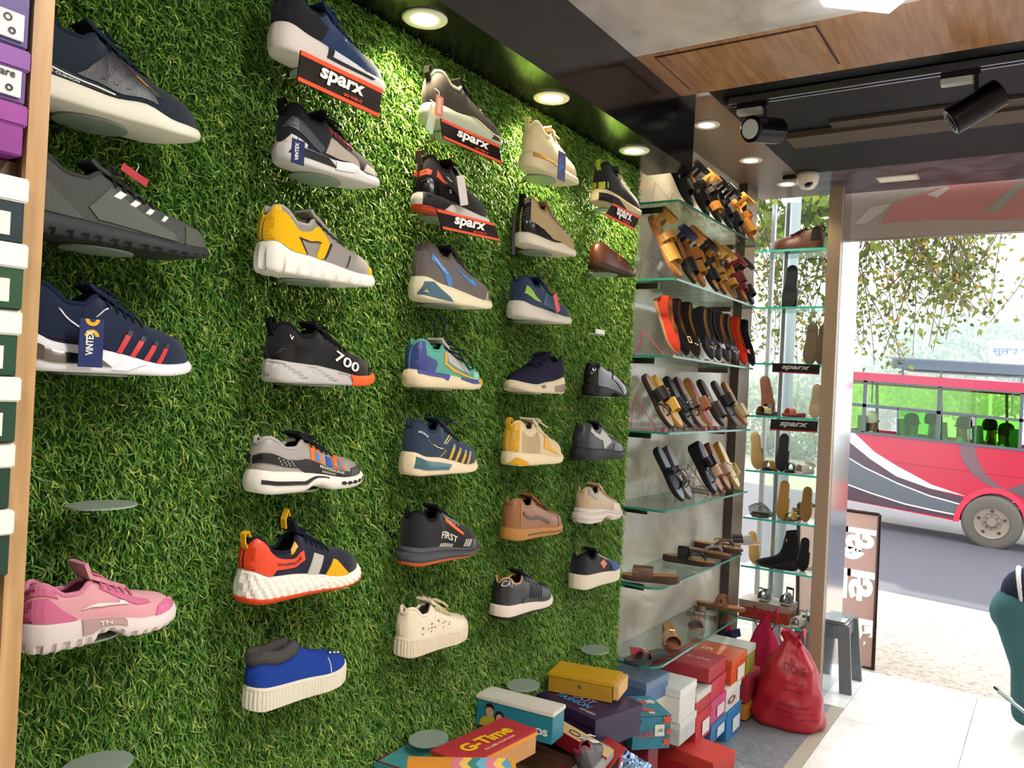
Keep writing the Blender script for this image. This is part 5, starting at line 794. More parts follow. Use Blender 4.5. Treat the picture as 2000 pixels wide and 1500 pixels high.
# ------------------------------------------------------------------ boxes, bags and the pile under the shelves
GB = 'shoe boxes piled along the wall'
MB().box(.035, .25, 1.42, 2.15, 0, .455, bev=.004).build('low_bench', mat_custom('bench_wood', fn_wood('#4a3022', '#5c3c2a', .5)))
tag(bpy.data.objects['low_bench'], 'low dark wooden bench under the box pile at the turf wall', 'bench')
def pbox(name, label, A, B, C, z, h, cb, cl, w_=None, l=None, lid=.03, group=GB, cat='shoe box'):
    """box whose top corner A and edges A-B, A-C were read from the photo, top at height z; returns thing and local frame"""
    a, b, c = [Vector(atZ(p[0], p[1], z)) for p in (A, B, C)]; u = (b-a); L = l or u.length; u.normalize(); v = Vector((-u.y, u.x, 0)); s_ = 1 if v.dot(c-a) > 0 else -1; W = w_ or abs(v.dot(c-a)); v = v*s_
    ctr = a+u*L/2+v*W/2; rz = math.atan2(u.y, u.x); return shoebox(name, label, (ctr.x, ctr.y, z-h), rz, L, W, h, cb, cl, lid, group=group, cat=cat), L, W, s_
t, L, W, s_ = pbox('shoe_box', 'yellow card box lying on the purple box', (1196, 1335), (1072, 1312), (1210, 1311), .622, .06, '#b88a28', '#c89a1e', lid=.012)
lettering(t, 'N', (.0, W/2*(1 if s_ < 0 else -1)+(.0016 if s_ < 0 else -.0016), .032), (-1, 0, 0) if s_ < 0 else (1, 0, 0), (0, 0, 1), .012, mat('#4a3414', 'print'))
MB().box(-L/2-.02, -L/2-.003, -W/2, W/2, .01, .055, bev=.002).build('torn_flap', mat('#d8a868', 'card'), t)
t, L, W, s_ = pbox('shoe_box', 'purple black box with blue lettering under the yellow box', (1163, 1405), (1050, 1355), (1193, 1378), .56, .095, '#2a2140', '#332446', w_=.21)
lettering(t, 'FOOT', (.01, -.02*s_, .0965), (-1, 0, 0), (0, -1, 0), .03, mat('#9a8ab8', 'print'), wid=.10, bold=.03); lettering(t, 'FASHION', (.01, -.055*s_, .0965), (-1, 0, 0), (0, -1, 0), .03, mat('#4a90c8', 'print'), wid=.13, bold=.03); lettering(t, 'FOOT FASHION', (-.07, -.085*s_, .0965), (-1, 0, 0), (0, -1, 0), .012, mat('#c8b8c0', 'print'), wid=.06)
t, L, W, s_ = pbox('shoe_box', 'teal box with a printed smiling couple and a white top', (1080, 1393), (932, 1355), (1085, 1382), .645, .085, '#2a7a8c', '#d8d2c6', w_=.075, lid=.012)
f = -1 if s_ > 0 else 1; yf = f*(W/2+.001); rd = (1, 0, 0) if f < 0 else (-1, 0, 0)
def flat(pts, c, dz=.0): MB().poly([(x*rd[0], yf+f*dz, z) for x, z in pts], (0, f, 0), .0006).build('printed_figure', mat(c, 'print'), t)
def ell(cx, cz, rx, rz_, n=16): return [(cx+rx*math.cos(a), cz+rz_*math.sin(a)) for a in np.linspace(0, 2*PI, n, endpoint=False)]
flat([(-.105, .004), (-.035, .004), (-.045, .026), (-.06, .034), (-.09, .030), (-.102, .02)], '#b9a82c'); flat(ell(-.073, .046, .012, .017), '#c89a78', .0008); flat([(-.086, .05), (-.084, .066), (-.070, .070), (-.060, .062), (-.060, .05), (-.066, .058), (-.08, .058)], '#1d1614', .0014)
flat(ell(-.042, .036, .015, .018), '#1d1614', .0008); flat(ell(-.042, .033, .010, .013), '#c89a80', .0014)
lettering(t, 'OS', (.085*rd[0], yf+f*.0005, .028), rd, (0, 0, 1), .018, mat('#d8e0e0', 'print'), wid=.04, bold=.05)
t, L, W, s_ = pbox('shoe_box', 'large flat teal and olive box under the oval bracket at the pile end', (733, 1487), (838, 1425), (800, 1500), .60, .10, '#a8a02c', '#3f8c8e', w_=.22, l=.20, lid=.014)
MB().box(-L/2+.006, L/2-.006, -W/2+.006, W/2-.006, .1, .1008).build('teal_print', mat('#4a9a98', 'print'), t)
for a in ((-L/2, L/2, -W/2, -W/2+.006), (-L/2, L/2, W/2-.006, W/2), (-L/2, -L/2+.006, -W/2, W/2), (L/2-.006, L/2, -W/2, W/2)): MB().box(a[0], a[1], a[2], a[3], .1, .1012).build('maroon_border', mat('#7a2a30', 'print'), t)
a = Vector(atZ(1042, 1425, .66)); b = Vector(atZ(990, 1400, .66)); c = Vector(atZ(850, 1464, .66)); u = (c-b); Lg = u.length; u.normalize(); ctr = (a+c)/2
t = shoebox('shoe_box', 'red box with bold yellow lettering lying across the pile', (ctr.x, ctr.y, .60), math.atan2(u.y, u.x), Lg, .105, .06, '#b98450', '#a83038', .006, group=GB)
lettering(t, 'G-Time', (-.0, .0, .0605), (-1, 0, 0), (0, -1, 0), .040, mat('#e0b41c', 'print'), wid=.17, bold=.04); lettering(t, 'PU LABEL FOOTWEAR', (-.01, .036, .0605), (-1, 0, 0), (0, -1, 0), .008, mat('#e8c8b0', 'print'), wid=.11)
for s_ in (-1, 1): MB().box(-Lg/2-.0005, Lg/2+.0005, s_*.0535-.0008, s_*.0535+.0008, .045, .055).build('orange_stripe', mat('#d88a2c', 'print'), t)
# wavy box at the bottom edge
t = shoebox('shoe_box', 'orange box with pink, green and blue wave print at the bottom edge', (.295, 1.455, .602), math.radians(38), .235, .135, .062, '#b8562c', '#d08a34', .01, group=GB)
cols = ['#d0788c', '#e0b860', '#3f7f7a', '#6aa8c8', '#d0788c', '#e0b860', '#5a94b0']
for k, cc in enumerate(cols):
    n = 14; xs = [-.02+.019*k, -.02+.019*(k+1)]
    P = [(xs[0]+.006*math.sin(q*1.1), -.066+.132*q/(n-1), .0622) for q in range(n)]+[(xs[1]+.006*math.sin(q*1.1), -.066+.132*q/(n-1), .0622) for q in range(n)][::-1]
    MB().poly([p for p in P if p[0] < .1165], (0, 0, 1), .0006).build('wave_print', mat(cc, 'print'), t)
lettering(t, 'FOOT', (-.07, -.02, .0626), (1, .0, 0), (0, 1, 0), .03, mat('#e8dcc8', 'print'), wid=.07, bold=.04)
# open red box with tissue, tilted lid, foil pack
MB().box(.255, .50, 1.62, 2.12, 0, .375, bev=.003).build('brown_carton', mat('#8a6a48', 'card')); tag(bpy.data.objects['brown_carton'], 'brown carton carrying the open red box', 'carton')
t = thing('open_shoe_box', 'open red shoe box tray filled with crumpled white tissue', 'shoe box', (.36, 1.97, .376), (0, 0, math.radians(20)), GB)
for a in ((-.11, .11, -.075, -.072), (-.11, .11, .072, .075), (-.11, -.107, -.075, .075), (.107, .11, -.075, .075)): MB().box(a[0], a[1], a[2], a[3], 0, .085).build('side_wall', mat('#a8202c', 'card'), t)
MB().box(-.11, .11, -.075, .075, 0, .003).build('bottom', mat('#a8202c', 'card'), t)
bm = bmesh.new(); bmesh.ops.create_grid(bm, x_segments=14, y_segments=10, size=1)
for v in bm.verts: v.co = Vector((v.co.x*.1, v.co.y*.066, .06+random.uniform(-.018, .024)))
bm.verts.index_update(); mk('tissue_paper', [v.co.copy() for v in bm.verts], [[v.index for v in f.verts] for f in bm.faces], mat('#cfc6b8', 'paper'), t); bm.free()
P1 = Vector(atZ(1068, 1402, .545)); P2 = Vector(atZ(1192, 1474, .50)); d = P2-P1
t = thing('box_lid', 'long red box lid with beige edge leaning across the open box', 'box lid', (P1+P2)/2, rotm(d, (.2, -.3, 1)), GB)
MB().box(-d.length/2, d.length/2, -.02, .02, -.002, .002).build('beige_edge', mat('#c8a878', 'card'), t); MB().box(-d.length/2, d.length/2, -.021, -.018, -.05, .003).build('red_side', mat('#a0222c', 'card'), t); MB().box(-d.length/2, d.length/2, -.02, .10, -.052, -.049).build('red_top', mat('#98202a', 'card'), t)
MB().tube([(.018*math.cos(a)-.01, .007*math.sin(a), .0026) for a in np.linspace(0, 2*PI, 14, endpoint=False)], .0016, 5, closed=True).build('finger_hole', mat('#3a2c24', 'card'), t)
p = Vector(atZ(1150, 1492, .47)); shoe('shoe_in_box', 'dark red lined shoe lying in the open red box', dict(up='#3a3836', kind='leather', sole='#8a8884', style='plain', lin='#8a1c34', col='#7a1c30', lace='#d8d8d8', last=dict(L=.20, H=.09)), (p.x+.05, p.y-.09, .462), (math.radians(-25), 0, math.radians(105)), 'shoe')
p = Vector(atZ(1240, 1478, .36)); t = thing('foil_pack', 'blue silver foil pack leaning at the front of the pile', 'packet', (p.x, p.y, p.z-.05), rotm((.3, .8, -.55), (.7, -.5, .45)))
bm = bmesh.new(); bmesh.ops.create_grid(bm, x_segments=16, y_segments=10, size=1)
for v in bm.verts: v.co = Vector((v.co.x*.08, v.co.y*.05, .014*(1-v.co.x**4)*(1-v.co.y**4)+random.uniform(-.003, .003)))
bm.verts.index_update(); V = [v.co.copy() for v in bm.verts]; Fq = [[v.index for v in f.verts] for f in bm.faces]; bm.free(); n = len(V)
mk('foil', V+[Vector((v.x, v.y, -v.z*.6-.002)) for v in V], Fq+[[i+n for i in f][::-1] for f in Fq], mat('#7088a8', 'foil'), t)
MB().box(-.085, -.075, -.052, .052, -.003, .003).build('seal', mat('#b03038', 'card'), t)
t, L, W, s_ = pbox('shoe_box', 'teal box with red flower print and a size sticker', (1237, 1400), (1311, 1396), (1198, 1362), .40, .115, '#2f7a94', '#3f7f96', lid=.004)
f = -1 if s_ > 0 else 1; yf = f*(W/2+.0035); rd = Vector((1, 0, 0) if f < 0 else (-1, 0, 0))
def fl(pts, c): MB().poly([(x*rd.x, yf, z) for x, z in pts], (0, f, 0), .0008).build('flower_print', mat(c, 'print'), t)
for cx, cz, r_ in ((.055, .10, .018), (.062, .06, .012), (.055, .025, .016)): fl([(cx+r_*(1+.35*math.cos(5*a))*.8*math.cos(a), cz+r_*(1+.35*math.cos(5*a))*.8*math.sin(a)) for a in np.linspace(0, 2*PI, 24, endpoint=False)], '#c8503a')
fl([(.01, .045), (.045, .045), (.045, .085), (.01, .085)], '#d8d4cc'); lettering(t, '-10', rd*.028+Vector((0, yf+f*.001, .065)), rd, (0, 0, 1), .012, mat('#222222', 'print')); lettering(t, 'k', rd*-.045+Vector((0, yf, .10)), rd, (0, 0, 1), .02, mat('#17222c', 'print'), bold=.04); lettering(t, 'addi', rd*-.025+Vector((0, yf, .055)), rd, (0, 0, 1), .022, mat('#b8564a', 'print'), wid=.055)
rr = random.Random(5)
for k in range(9):
    cx, cy, r_ = rr.uniform(-L/2+.02, L/2-.02), rr.uniform(-W/2+.02, W/2-.02), rr.uniform(.012, .022)
    MB().poly([(cx+r_*(1+.3*math.cos(5*a))*math.cos(a)*.8, cy+r_*(1+.3*math.cos(5*a))*math.sin(a)*.8, .1152+.0003*k) for a in np.linspace(0, 2*PI, 20, endpoint=False)], (0, 0, 1), .0004).build('flower_print', mat(['#c85a3c', '#d8c8bc', '#7a2c34', '#5aa0b8'][k % 4], 'print'), t)
c_ = t.location; MB().box(c_.x-.05, c_.x+.05, c_.y-.045, c_.y+.045, 0, .284, bev=.003).build('red_carton', mat('#7a2430', 'card')); tag(bpy.data.objects['red_carton'], 'dark red carton under the flower printed box', 'carton')
t, L, W, s_ = pbox('shoe_box', 'large glossy red shoe box in front on the floor', (1392, 1490), (1435, 1465), (1290, 1440), .125, .124, '#b8242c', '#c03a30', lid=.05, w_=.28)
lettering(t, 'GO', (0, .09*s_, .1245), (0, -s_, 0), (s_, 0, 0), .05, mat('#e8d8c8', 'print'), wid=.07, bold=.04)
# stacks on the floor: end faces read on the plane x = .19
def sbox(label, px0, px1, py0, py1, cb, cl, lid=.03, x1=.19, sticker=None, txt=None, name='shoe_box'):
    pm = (px0+px1)/2; y0, y1 = float(atX(px0, (py0+py1)/2, x1)[1]), float(atX(px1, (py0+py1)/2, x1)[1]); z1, z0 = float(atX(pm, py0, x1)[2]), max(.001, float(atX(pm, py1, x1)[2]))
    l = x1+.055; W = (y1-y0)-.004; t = shoebox(name, label, (x1-l/2, (y0+y1)/2, z0), 0, l, W, z1-z0-.001, cb, cl, min(lid, (z1-z0)*.4), group=GB); h = z1-z0
    if sticker: MB().box(l/2+.003, l/2+.0042, -W*.1, W*.38, h*.15, h*.62).build('size_sticker', mat(sticker, 'print'), t)
    if txt: lettering(t, txt[0], (l/2+.0036, -W*.12, h*.4), (0, 1, 0), (0, 0, 1), txt[1], mat(txt[2], 'print'), bold=.03, wid=W*.5)
    return t, l, W, h
sbox('tall white shoe box at the left of the floor stacks', 1327, 1358, 1338, 1400, '#d2d0c8', '#dad8d2'); sbox('white and teal shoe box under the tall white one', 1327, 1358, 1400, 1444, '#b9c0bc', '#d0d2cc')
sbox('red shoe box with a torn white flap in the second stack', 1359, 1387, 1348, 1386, '#b02a38', '#c8c4bc'); sbox('white labelled shoe box with red rim in the second stack', 1359, 1387, 1386, 1442, '#b82c38', '#b0303a', lid=.012, sticker='#dcd8d2')
t, l, W, h = sbox('long crimson box with white print under the lowest glass shelf', 1384, 1417, 1294, 1322, '#a8303c', '#b03a44', lid=.012); lettering(t, 'ELANS', (.04, -.0, h), (1, 0, 0), (0, 1, 0), .03, mat('#d8a8a4', 'print'), wid=.10)
sbox('red shoe box in the third stack', 1388, 1416, 1323, 1360, '#b83444', '#bc3848'); sbox('pink shoe box in the third stack', 1388, 1416, 1361, 1404, '#c04a72', '#c45078', sticker='#d8c4cc'); sbox('low blue box at the foot of the third stack', 1388, 1416, 1405, 1442, '#3a6a9c', '#4274a8', sticker='#c8d4dc')
sbox('white shoe box with brown logo in the fourth stack', 1418, 1445, 1336, 1380, '#cfcac4', '#d4d0ca', txt=('O', .03, '#8a5a4a')); sbox('blue shoe box with white label in the fourth stack', 1419, 1446, 1381, 1436, '#2f78b0', '#3a80b8', lid=.012, sticker='#dce0e0')
t, l, W, h = sbox('bright orange shoe box on top of the fourth stack', 1428, 1456, 1281, 1335, '#c8502a', '#cc5c34', sticker='#d8d0c4'); lettering(t, 'IR', (-.02, -.0, h), (1, 0, 0), (0, 1, 0), .04, mat('#e8c8b0', 'print'), wid=.06)
sbox('silver and olive shoe box behind the bright orange one', 1458, 1474, 1262, 1312, '#8a8a2c', '#b8b6ae'); sbox('dark red shoe box at the right end of the stacks', 1458, 1482, 1313, 1362, '#a02c38', '#a83440'); sbox('orange shoe box near the red bag', 1458, 1488, 1363, 1392, '#c8842c', '#cc8a34'); sbox('black green shoe box on the floor by the red bag', 1458, 1486, 1393, 1420, '#26342e', '#2c3a34')
t, L, W, s_ = pbox('shoe_box', 'grey blue box under the left end of the lowest glass shelf', (1262, 1335), (1306, 1312), (1195, 1325), .44, .085, '#56709a', '#6a7c9c', w_=.17)
c_ = t.location.copy(); rz = t.rotation_euler.z
t = shoebox('shoe_box', 'white box printed with a green apple under the grey blue box', (c_.x, c_.y, .245), rz, L-.004, W-.004, .109, '#d8d2be', '#d8d4c4', .012, group=GB)
fxy = -(L-.004)/2-.0036; lettering(t, 'anka', (fxy, .02, .07), (0, -1, 0), (0, 0, 1), .022, mat('#2c2a28', 'print'), wid=.06, bold=.03); MB().poly([(fxy, -.05+.026*math.cos(a), .066+.022*math.sin(a)) for a in np.linspace(0, 2*PI, 18, endpoint=False)], (-1, 0, 0), .0006).build('apple_print', mat('#9aa83a', 'print'), t)
MB().box(c_.x-.08, c_.x+.07, c_.y-.07, c_.y+.07, 0, .243, bev=.003).build('white_carton', mat('#b8b4ac', 'card')); tag(bpy.data.objects['white_carton'], 'pale carton under the green apple box', 'carton')
# ------------------------------------------------------------------ carrier bags
def bagf(th, s, W, D, H, seed):
    prof = np.interp(s, [0, .03, .12, .3, .5, .66, .78, .86, .92, 1.0], [.93, 1.04, 1.05, .98, .86, .72, .5, .30, .22, .34]); c, sn = math.cos(th), math.sin(th)
    sq = (abs(c)**3+abs(sn)**3)**(-1/3); n = 1+.035*math.sin(5*th+seed+6*s)+.03*math.sin(9*th-4*s*3+seed*2)+.02*math.sin(23*s+3*th)
    r_ = prof*sq*n; return Vector((W*r_*c, D*r_*sn, H*s*(1+.03*math.sin(3*th+seed))))
def bag(name, label, loc, W, D, H, c, seed, rz=0, kind='plastic'):
    t = thing(name, label, 'bag', loc, (0, 0, rz)); nth, ns = 64, 36; V = [bagf(2*PI*i/nth, j/(ns-1), W, D, H, seed) for j in range(ns) for i in range(nth)]
    mk('sack', V, [(j*nth+i, j*nth+(i+1) % nth, (j+1)*nth+(i+1) % nth, (j+1)*nth+i) for j in range(ns-1) for i in range(nth)]+[tuple(range(nth))[::-1]], mat(c, kind), t, True); return t
def bag_text(t, s, th0, s0, h, wid, W, D, H, seed, c, shear=0):
    V, Fc = text2d(s, .02, shear); k = wid/(V[:, 0].max()-V[:, 0].min()); out = []
    for x, y in V: p = bagf(th0+x*k, s0+y*h, W, D, H, seed); q = Vector((p.x, p.y, 0)).normalized(); out.append(p+q*.003)
    mk('lettering', out, Fc, mat(c, 'print'), t)
t = bag('carrier_bag', 'big red plastic carrier bag standing by the jamb', (.345, 3.98, .0), .15, .12, .42, '#a0182a', 1.3, .1)
for s, th0, s0, h, wd in (('STONE', -1.3, .66, .09, .9), ('\u2013 \u2013 \u2013 \u2013', -1.35, .52, .012, .7), ('\u2013 \u2013 \u2013', -1.35, .44, .016, .6), ('Footwear', -1.25, .29, .05, .9), ('\u2013 \u2013 \u2013 \u2013 \u2013', -1.25, .22, .010, 1.1), ('\u2013 \u2013 \u2013 \u2013', -1.25, .16, .010, 1.2)): bag_text(t, s, th0, s0, h, wd, .15, .12, .42, 1.3, '#7a1626')
for s_ in (-1, 1): MB().ribbon([(s_*.03, -.01, .34), (s_*.06, -.015, .40), (s_*.055, -.01, .45), (s_*.02, 0, .40)], .03, .003, (0, 1, 0)).build('handle', mat('#c82a42', 'plastic'), t)
t = bag('mesh_bag', 'crimson patterned bag standing behind the red carrier bag', (.15, 4.22, .0), .095, .085, .42, '#a82448', 4.1, .3, 'cloth')
for s_ in (-1, 1): MB().ribbon([(s_*.03, -.01, .34), (s_*.06, -.015, .40), (s_*.055, -.01, .46), (s_*.02, 0, .40)], .03, .003, (0, 1, 0)).build('handle', mat('#a82448', 'cloth'), t)
t = bag('carrier_bag', 'small crimson and navy bag tucked behind the box stacks', (-.0, 4.10, .0), .045, .05, .40, '#9a2040', 2.2, .3, 'cloth')
MB().ribbon([(-.03, -.02, .30), (.02, -.05, .33), (.06, -.03, .34)], .04, .004, (0, 0, 1)).build('navy_fold', mat('#2c3050', 'cloth'), t)
# ------------------------------------------------------------------ the street
def gz(x, y): return -.15-.025*(y-5.04)-.04*(x-.74)
def ground(name, x0, x1, y0, y1, m, lab, cat, dz=0):
    V = [(x, y, gz(x, y)+dz) for y in (y0, y1) for x in (x0, x1)]; V += [(a, b, c-.15) for a, b, c in V]
    o = mk(name, V, [(0, 1, 3, 2), (4, 6, 7, 5), (0, 4, 5, 1), (2, 3, 7, 6), (0, 2, 6, 4), (1, 5, 7, 3)], m); tag(o, kind='structure'); return o
def fn_gravel(nt, N, Lk, b):
    tc = N.new('ShaderNodeTexCoord'); n = N.new('ShaderNodeTexNoise'); n.inputs['Scale'].default_value = 22; n.inputs['Detail'].default_value = 8; v = N.new('ShaderNodeTexVoronoi'); v.inputs['Scale'].default_value = 45
    r = N.new('ShaderNodeValToRGB'); r.color_ramp.elements[0].color = lin('#5c5044')+(1,); r.color_ramp.elements[1].color = lin('#a2968a')+(1,); r.color_ramp.elements[0].position = .3; r.color_ramp.elements[1].position = .7
    mx = N.new('ShaderNodeMath'); mx.operation = 'MULTIPLY_ADD'; mx.inputs[1].default_value = .35; Lk(tc.outputs['Object'], n.inputs['Vector']); Lk(tc.outputs['Object'], v.inputs['Vector']); Lk(v.outputs['Distance'], mx.inputs[0]); Lk(n.outputs['Fac'], mx.inputs[2])
    Lk(mx.outputs[0], r.inputs[0]); Lk(r.outputs[0], b.inputs['Base Color']); b.inputs['Roughness'].default_value = .9
    bp = N.new('ShaderNodeBump'); bp.inputs['Strength'].default_value = .5; bp.inputs['Distance'].default_value = .02; Lk(mx.outputs[0], bp.inputs['Height']); Lk(bp.outputs['Normal'], b.inputs['Normal'])
ground('ground_verge', -14, 16, 5.04, 8.3, mat_custom('gravel', fn_gravel), '', '')
ground('ground_road', -14, 16, 8.3, 17.5, mat('#57565e', 'asphalt'), '', '', .0)
ground('ground_far', -40, 50, 17.5, 90, mat('#8a8a70', 'asphalt'), '', '')
# --- bus
BY = 13.0; bo = np.array([.74, BY, gz(.74, BY)]); bus = thing('bus', 'red bus with grey and white swooshes on the road outside', 'bus', tuple(bo))
def bp_(px, py, dy=0.0): return Vector(atY(px, py, BY)-bo)+Vector((0, dy, 0))
def bc(cx, cy, dy=0.0): return bp_(1580+cx/3.75, 680+cy/3.75, dy)
def bpart(name, pts, c, dy, th, kind='paint', parent=None): return MB().poly([bc(*p, dy) for p in pts], (0, 1, 0), th).build(name, mat(c, kind), parent or bus)
aw = [(1338+262*math.cos(a), 1275+250*math.sin(a)) for a in np.linspace(math.radians(-8), math.radians(-178), 14)]
bpart('side_panel', [(120, 590), (2400, 835), (2400, 1450), (1760, 1345)]+aw+[(120, 1080)], '#ae2038', 0, .05)
bpart('roof_band', [(120, 160), (2400, 312), (2400, 392), (120, 217)], '#b42c4c', 0, .05)
bpart('white_swoosh', [(320, 607), (480, 760), (640, 860), (900, 1000), (1150, 1085), (880, 1025), (640, 938), (450, 812), (300, 690), (212, 600)], '#dcd6d4', -.008, .008)
bpart('brown_field', [(125, 592), (212, 602), (300, 692), (450, 814), (640, 940), (880, 1027), (1130, 1092), (1110, 1150), (1070, 1250), (125, 1080)], '#4a3640', -.004, .004)
bpart('slate_field', [(125, 690), (205, 752), (400, 872), (650, 992), (880, 1082), (1112, 1147), (1078, 1218), (900, 1187), (700, 1142), (450, 1062), (195, 967), (125, 935)], '#565b60', -.007, .004)
def bline(pts, w_): bpart('white_line', [(x, y-w_) for x, y in pts]+[(x, y+w_) for x, y in pts[::-1]], '#dcd8d4', -.010, .003)
bline([(125, 690), (205, 750), (400, 870), (650, 990), (880, 1080), (1115, 1145)], 5); bline([(125, 935), (195, 965), (450, 1060), (700, 1140), (900, 1185), (1078, 1220)], 5)
bpart('grey_swoosh', [(1093, 695), (1215, 712), (1232, 810), (1300, 930), (1395, 1010), (1500, 1068), (1420, 1052), (1300, 1000), (1190, 915), (1120, 810)], '#6a4d54', -.006, .006)
bpart('dark_wedge', [(1450, 1035), (2400, 700), (2400, 1190), (1560, 1095)], '#5a4a50', -.006, .006); bpart('panel_seam', [(120, 770), (2400, 1052), (2400, 1058), (120, 776)], '#8a1c30', -.003, .003)
bpart('wheel_arch', [(1338+285*math.cos(a), 1290+268*math.sin(a)) for a in np.linspace(math.radians(-5), math.radians(-175), 16)]+[(1338+240*math.cos(a), 1290+228*math.sin(a)) for a in np.linspace(math.radians(-175), math.radians(-5), 16)], '#c83048', -.03, .04)
def bar_(pts, w_, nm='window_bar', c='#4c525a', vert=False, th=.05):
    a, b = pts; P = [(a[0]-w_, a[1]), (a[0]+w_, a[1]), (b[0]+w_, b[1]), (b[0]-w_, b[1])] if vert else [(a[0], a[1]-w_), (b[0], b[1]-w_), (b[0], b[1]+w_), (a[0], a[1]+w_)]
    bpart(nm, P, c, -.012, th, 'plastic')
bar_([(120, 392), (2400, 610)], 12); bar_([(120, 588), (2400, 838)], 10, 'window_sill'); bar_([(120, 222), (2400, 395)], 6)
for x, y0, y1, w_ in ((415, 235, 615, 13), (960, 285, 670, 15), (1562, 330, 735, 13), (2150, 390, 800, 13)): bar_([(x, y0), (x-18, y1)], w_, 'window_post', vert=True)
for x, y0, y1 in ((465, 245, 400), (1492, 330, 500), (652, 440, 630), (1222, 500, 695), (1180, 495, 690)): bar_([(x, y0), (x-6, y1)], 4, 'window_post', vert=True)
M_GG = glass('#a8ec80', name='green_glass'); M_GG2 = glass('#d0f4a8', name='green_glass')
yl = lambda x, a, b: a+(b-a)*(x-120)/2280
for k, (x0, x1, up, m) in enumerate([(120, 405, 1, M_GG2), (430, 950, 1, M_GG2), (975, 1550, 1, M_GG2), (1575, 2140, 1, M_GG2), (120, 400, 0, M_GG2), (660, 945, 0, M_GG), (975, 1175, 0, M_GG2), (1225, 1550, 0, M_GG), (1575, 2140, 0, M_GG)]):
    a, b = ((226, 398), (385, 605)) if up else ((400, 618), (582, 830))
    MB().poly([bc(*p, .012) for p in ((x0, yl(x0, *a)), (x1, yl(x1, *a)), (x1, yl(x1, *b)), (x0, yl(x0, *b)))], (0, 1, 0), .006).build('window_pane', m, bus)
# far side, roof, floor, seats
c0, c1 = bc(120, 1080), bc(2400, 1300); top0, top1 = bc(120, 160), bc(2400, 312)
def blk(name, pts, w0, w1, c, kind='paint'): MB().poly([bc(*p, w0) for p in pts], (0, 1, 0), w1-w0).build(name, mat(c, kind), bus)
blk('roof', [(120, 150), (2400, 300), (2400, 320), (120, 168)], .05, 2.1, '#b8b4b4'); blk('floor', [(120, 1000), (2400, 1290), (2400, 1310), (120, 1020)], .05, 2.1, '#4a4a48')
blk('far_side', [(120, 590), (2400, 835), (2400, 1300), (120, 1010)], 2.06, 2.1, '#a83048'); blk('far_band', [(120, 160), (2400, 312), (2400, 395), (120, 225)], 2.06, 2.1, '#a83048'); blk('rear_wall', [(120, 590), (150, 592), (150, 1010), (120, 1005)], .05, 2.1, '#a02a40')
for x in (300, 830, 1380, 1900): blk('far_post', [(x, 200), (x+26, 205), (x+26, 900), (x, 895)], 2.06, 2.1, '#4c525a')
for x in (330, 620, 900, 1180, 1460, 1750): blk('seat_back', [(x, yl(x, 470, 690)), (x+55, yl(x, 472, 692)), (x+70, 960), (x+5, 960)], .25, 1.0, '#3a6a44', 'cloth')
blk('roof_rack', [(590, 65), (2400, 165), (2400, 235), (585, 140)], .25, 1.8, '#5a6674', 'plastic')
for x in (690, 970, 1560): bar_([(x, yl(x, 100, 250)), (x-3, yl(x, 165, 300))], 5, 'rack_leg', '#4a525c', True)
bar_([(590, 70), (2400, 172)], 5, 'rack_rail', '#7a8490')
wb = bc(1338, 1278, .02); wr = .385
Mw = T(*wb) @ R(PI/2, 'X')
MB().lathe([(.2, .05), (.32, .07), (.362, .045), (.372, 0), (.372, -.12), (.35, -.18), (.2, -.18), (.2, .05)], 40, Mw, cap=False).build('tyre', mat('#5c564e', 'rubber'), bus, True)
ww = MB().lathe([(0, .02), (.11, .02), (.125, .035), (.19, .045), (.215, .07), (.215, -.05), (0, -.05)][::-1], 36, Mw).build('wheel_rim', mat('#84776a', 'rubber'), bus)
MB().lathe([(0, .085), (.05, .085), (.06, .06), (.07, .02), (.0, .02)][::-1], 24, Mw).build('hub', mat('#7d7266', 'rubber'), ww)
for k in range(8): MB().lathe([(0, .032), (.012, .032), (.012, .02), (0, .02)][::-1], 8, Mw @ T(.088*math.cos(k*PI/4), .088*math.sin(k*PI/4), 0)).build('wheel_nut', mat('#5c544a', 'rubber'), ww)
for k in range(5): MB().lathe([(0, .048), (.022, .048), (.022, .04), (0, .04)][::-1], 10, Mw @ T(.16*math.cos(k*PI*.4+.3), .16*math.sin(k*PI*.4+.3), 0)).build('rim_hole', mat('#3a342e', 'rubber'), ww)
blk('wheel_well', [(1080, 1120), (1640, 1150), (1640, 1330), (1080, 1270)], .25, .32, '#1c1a1c', 'rubber')
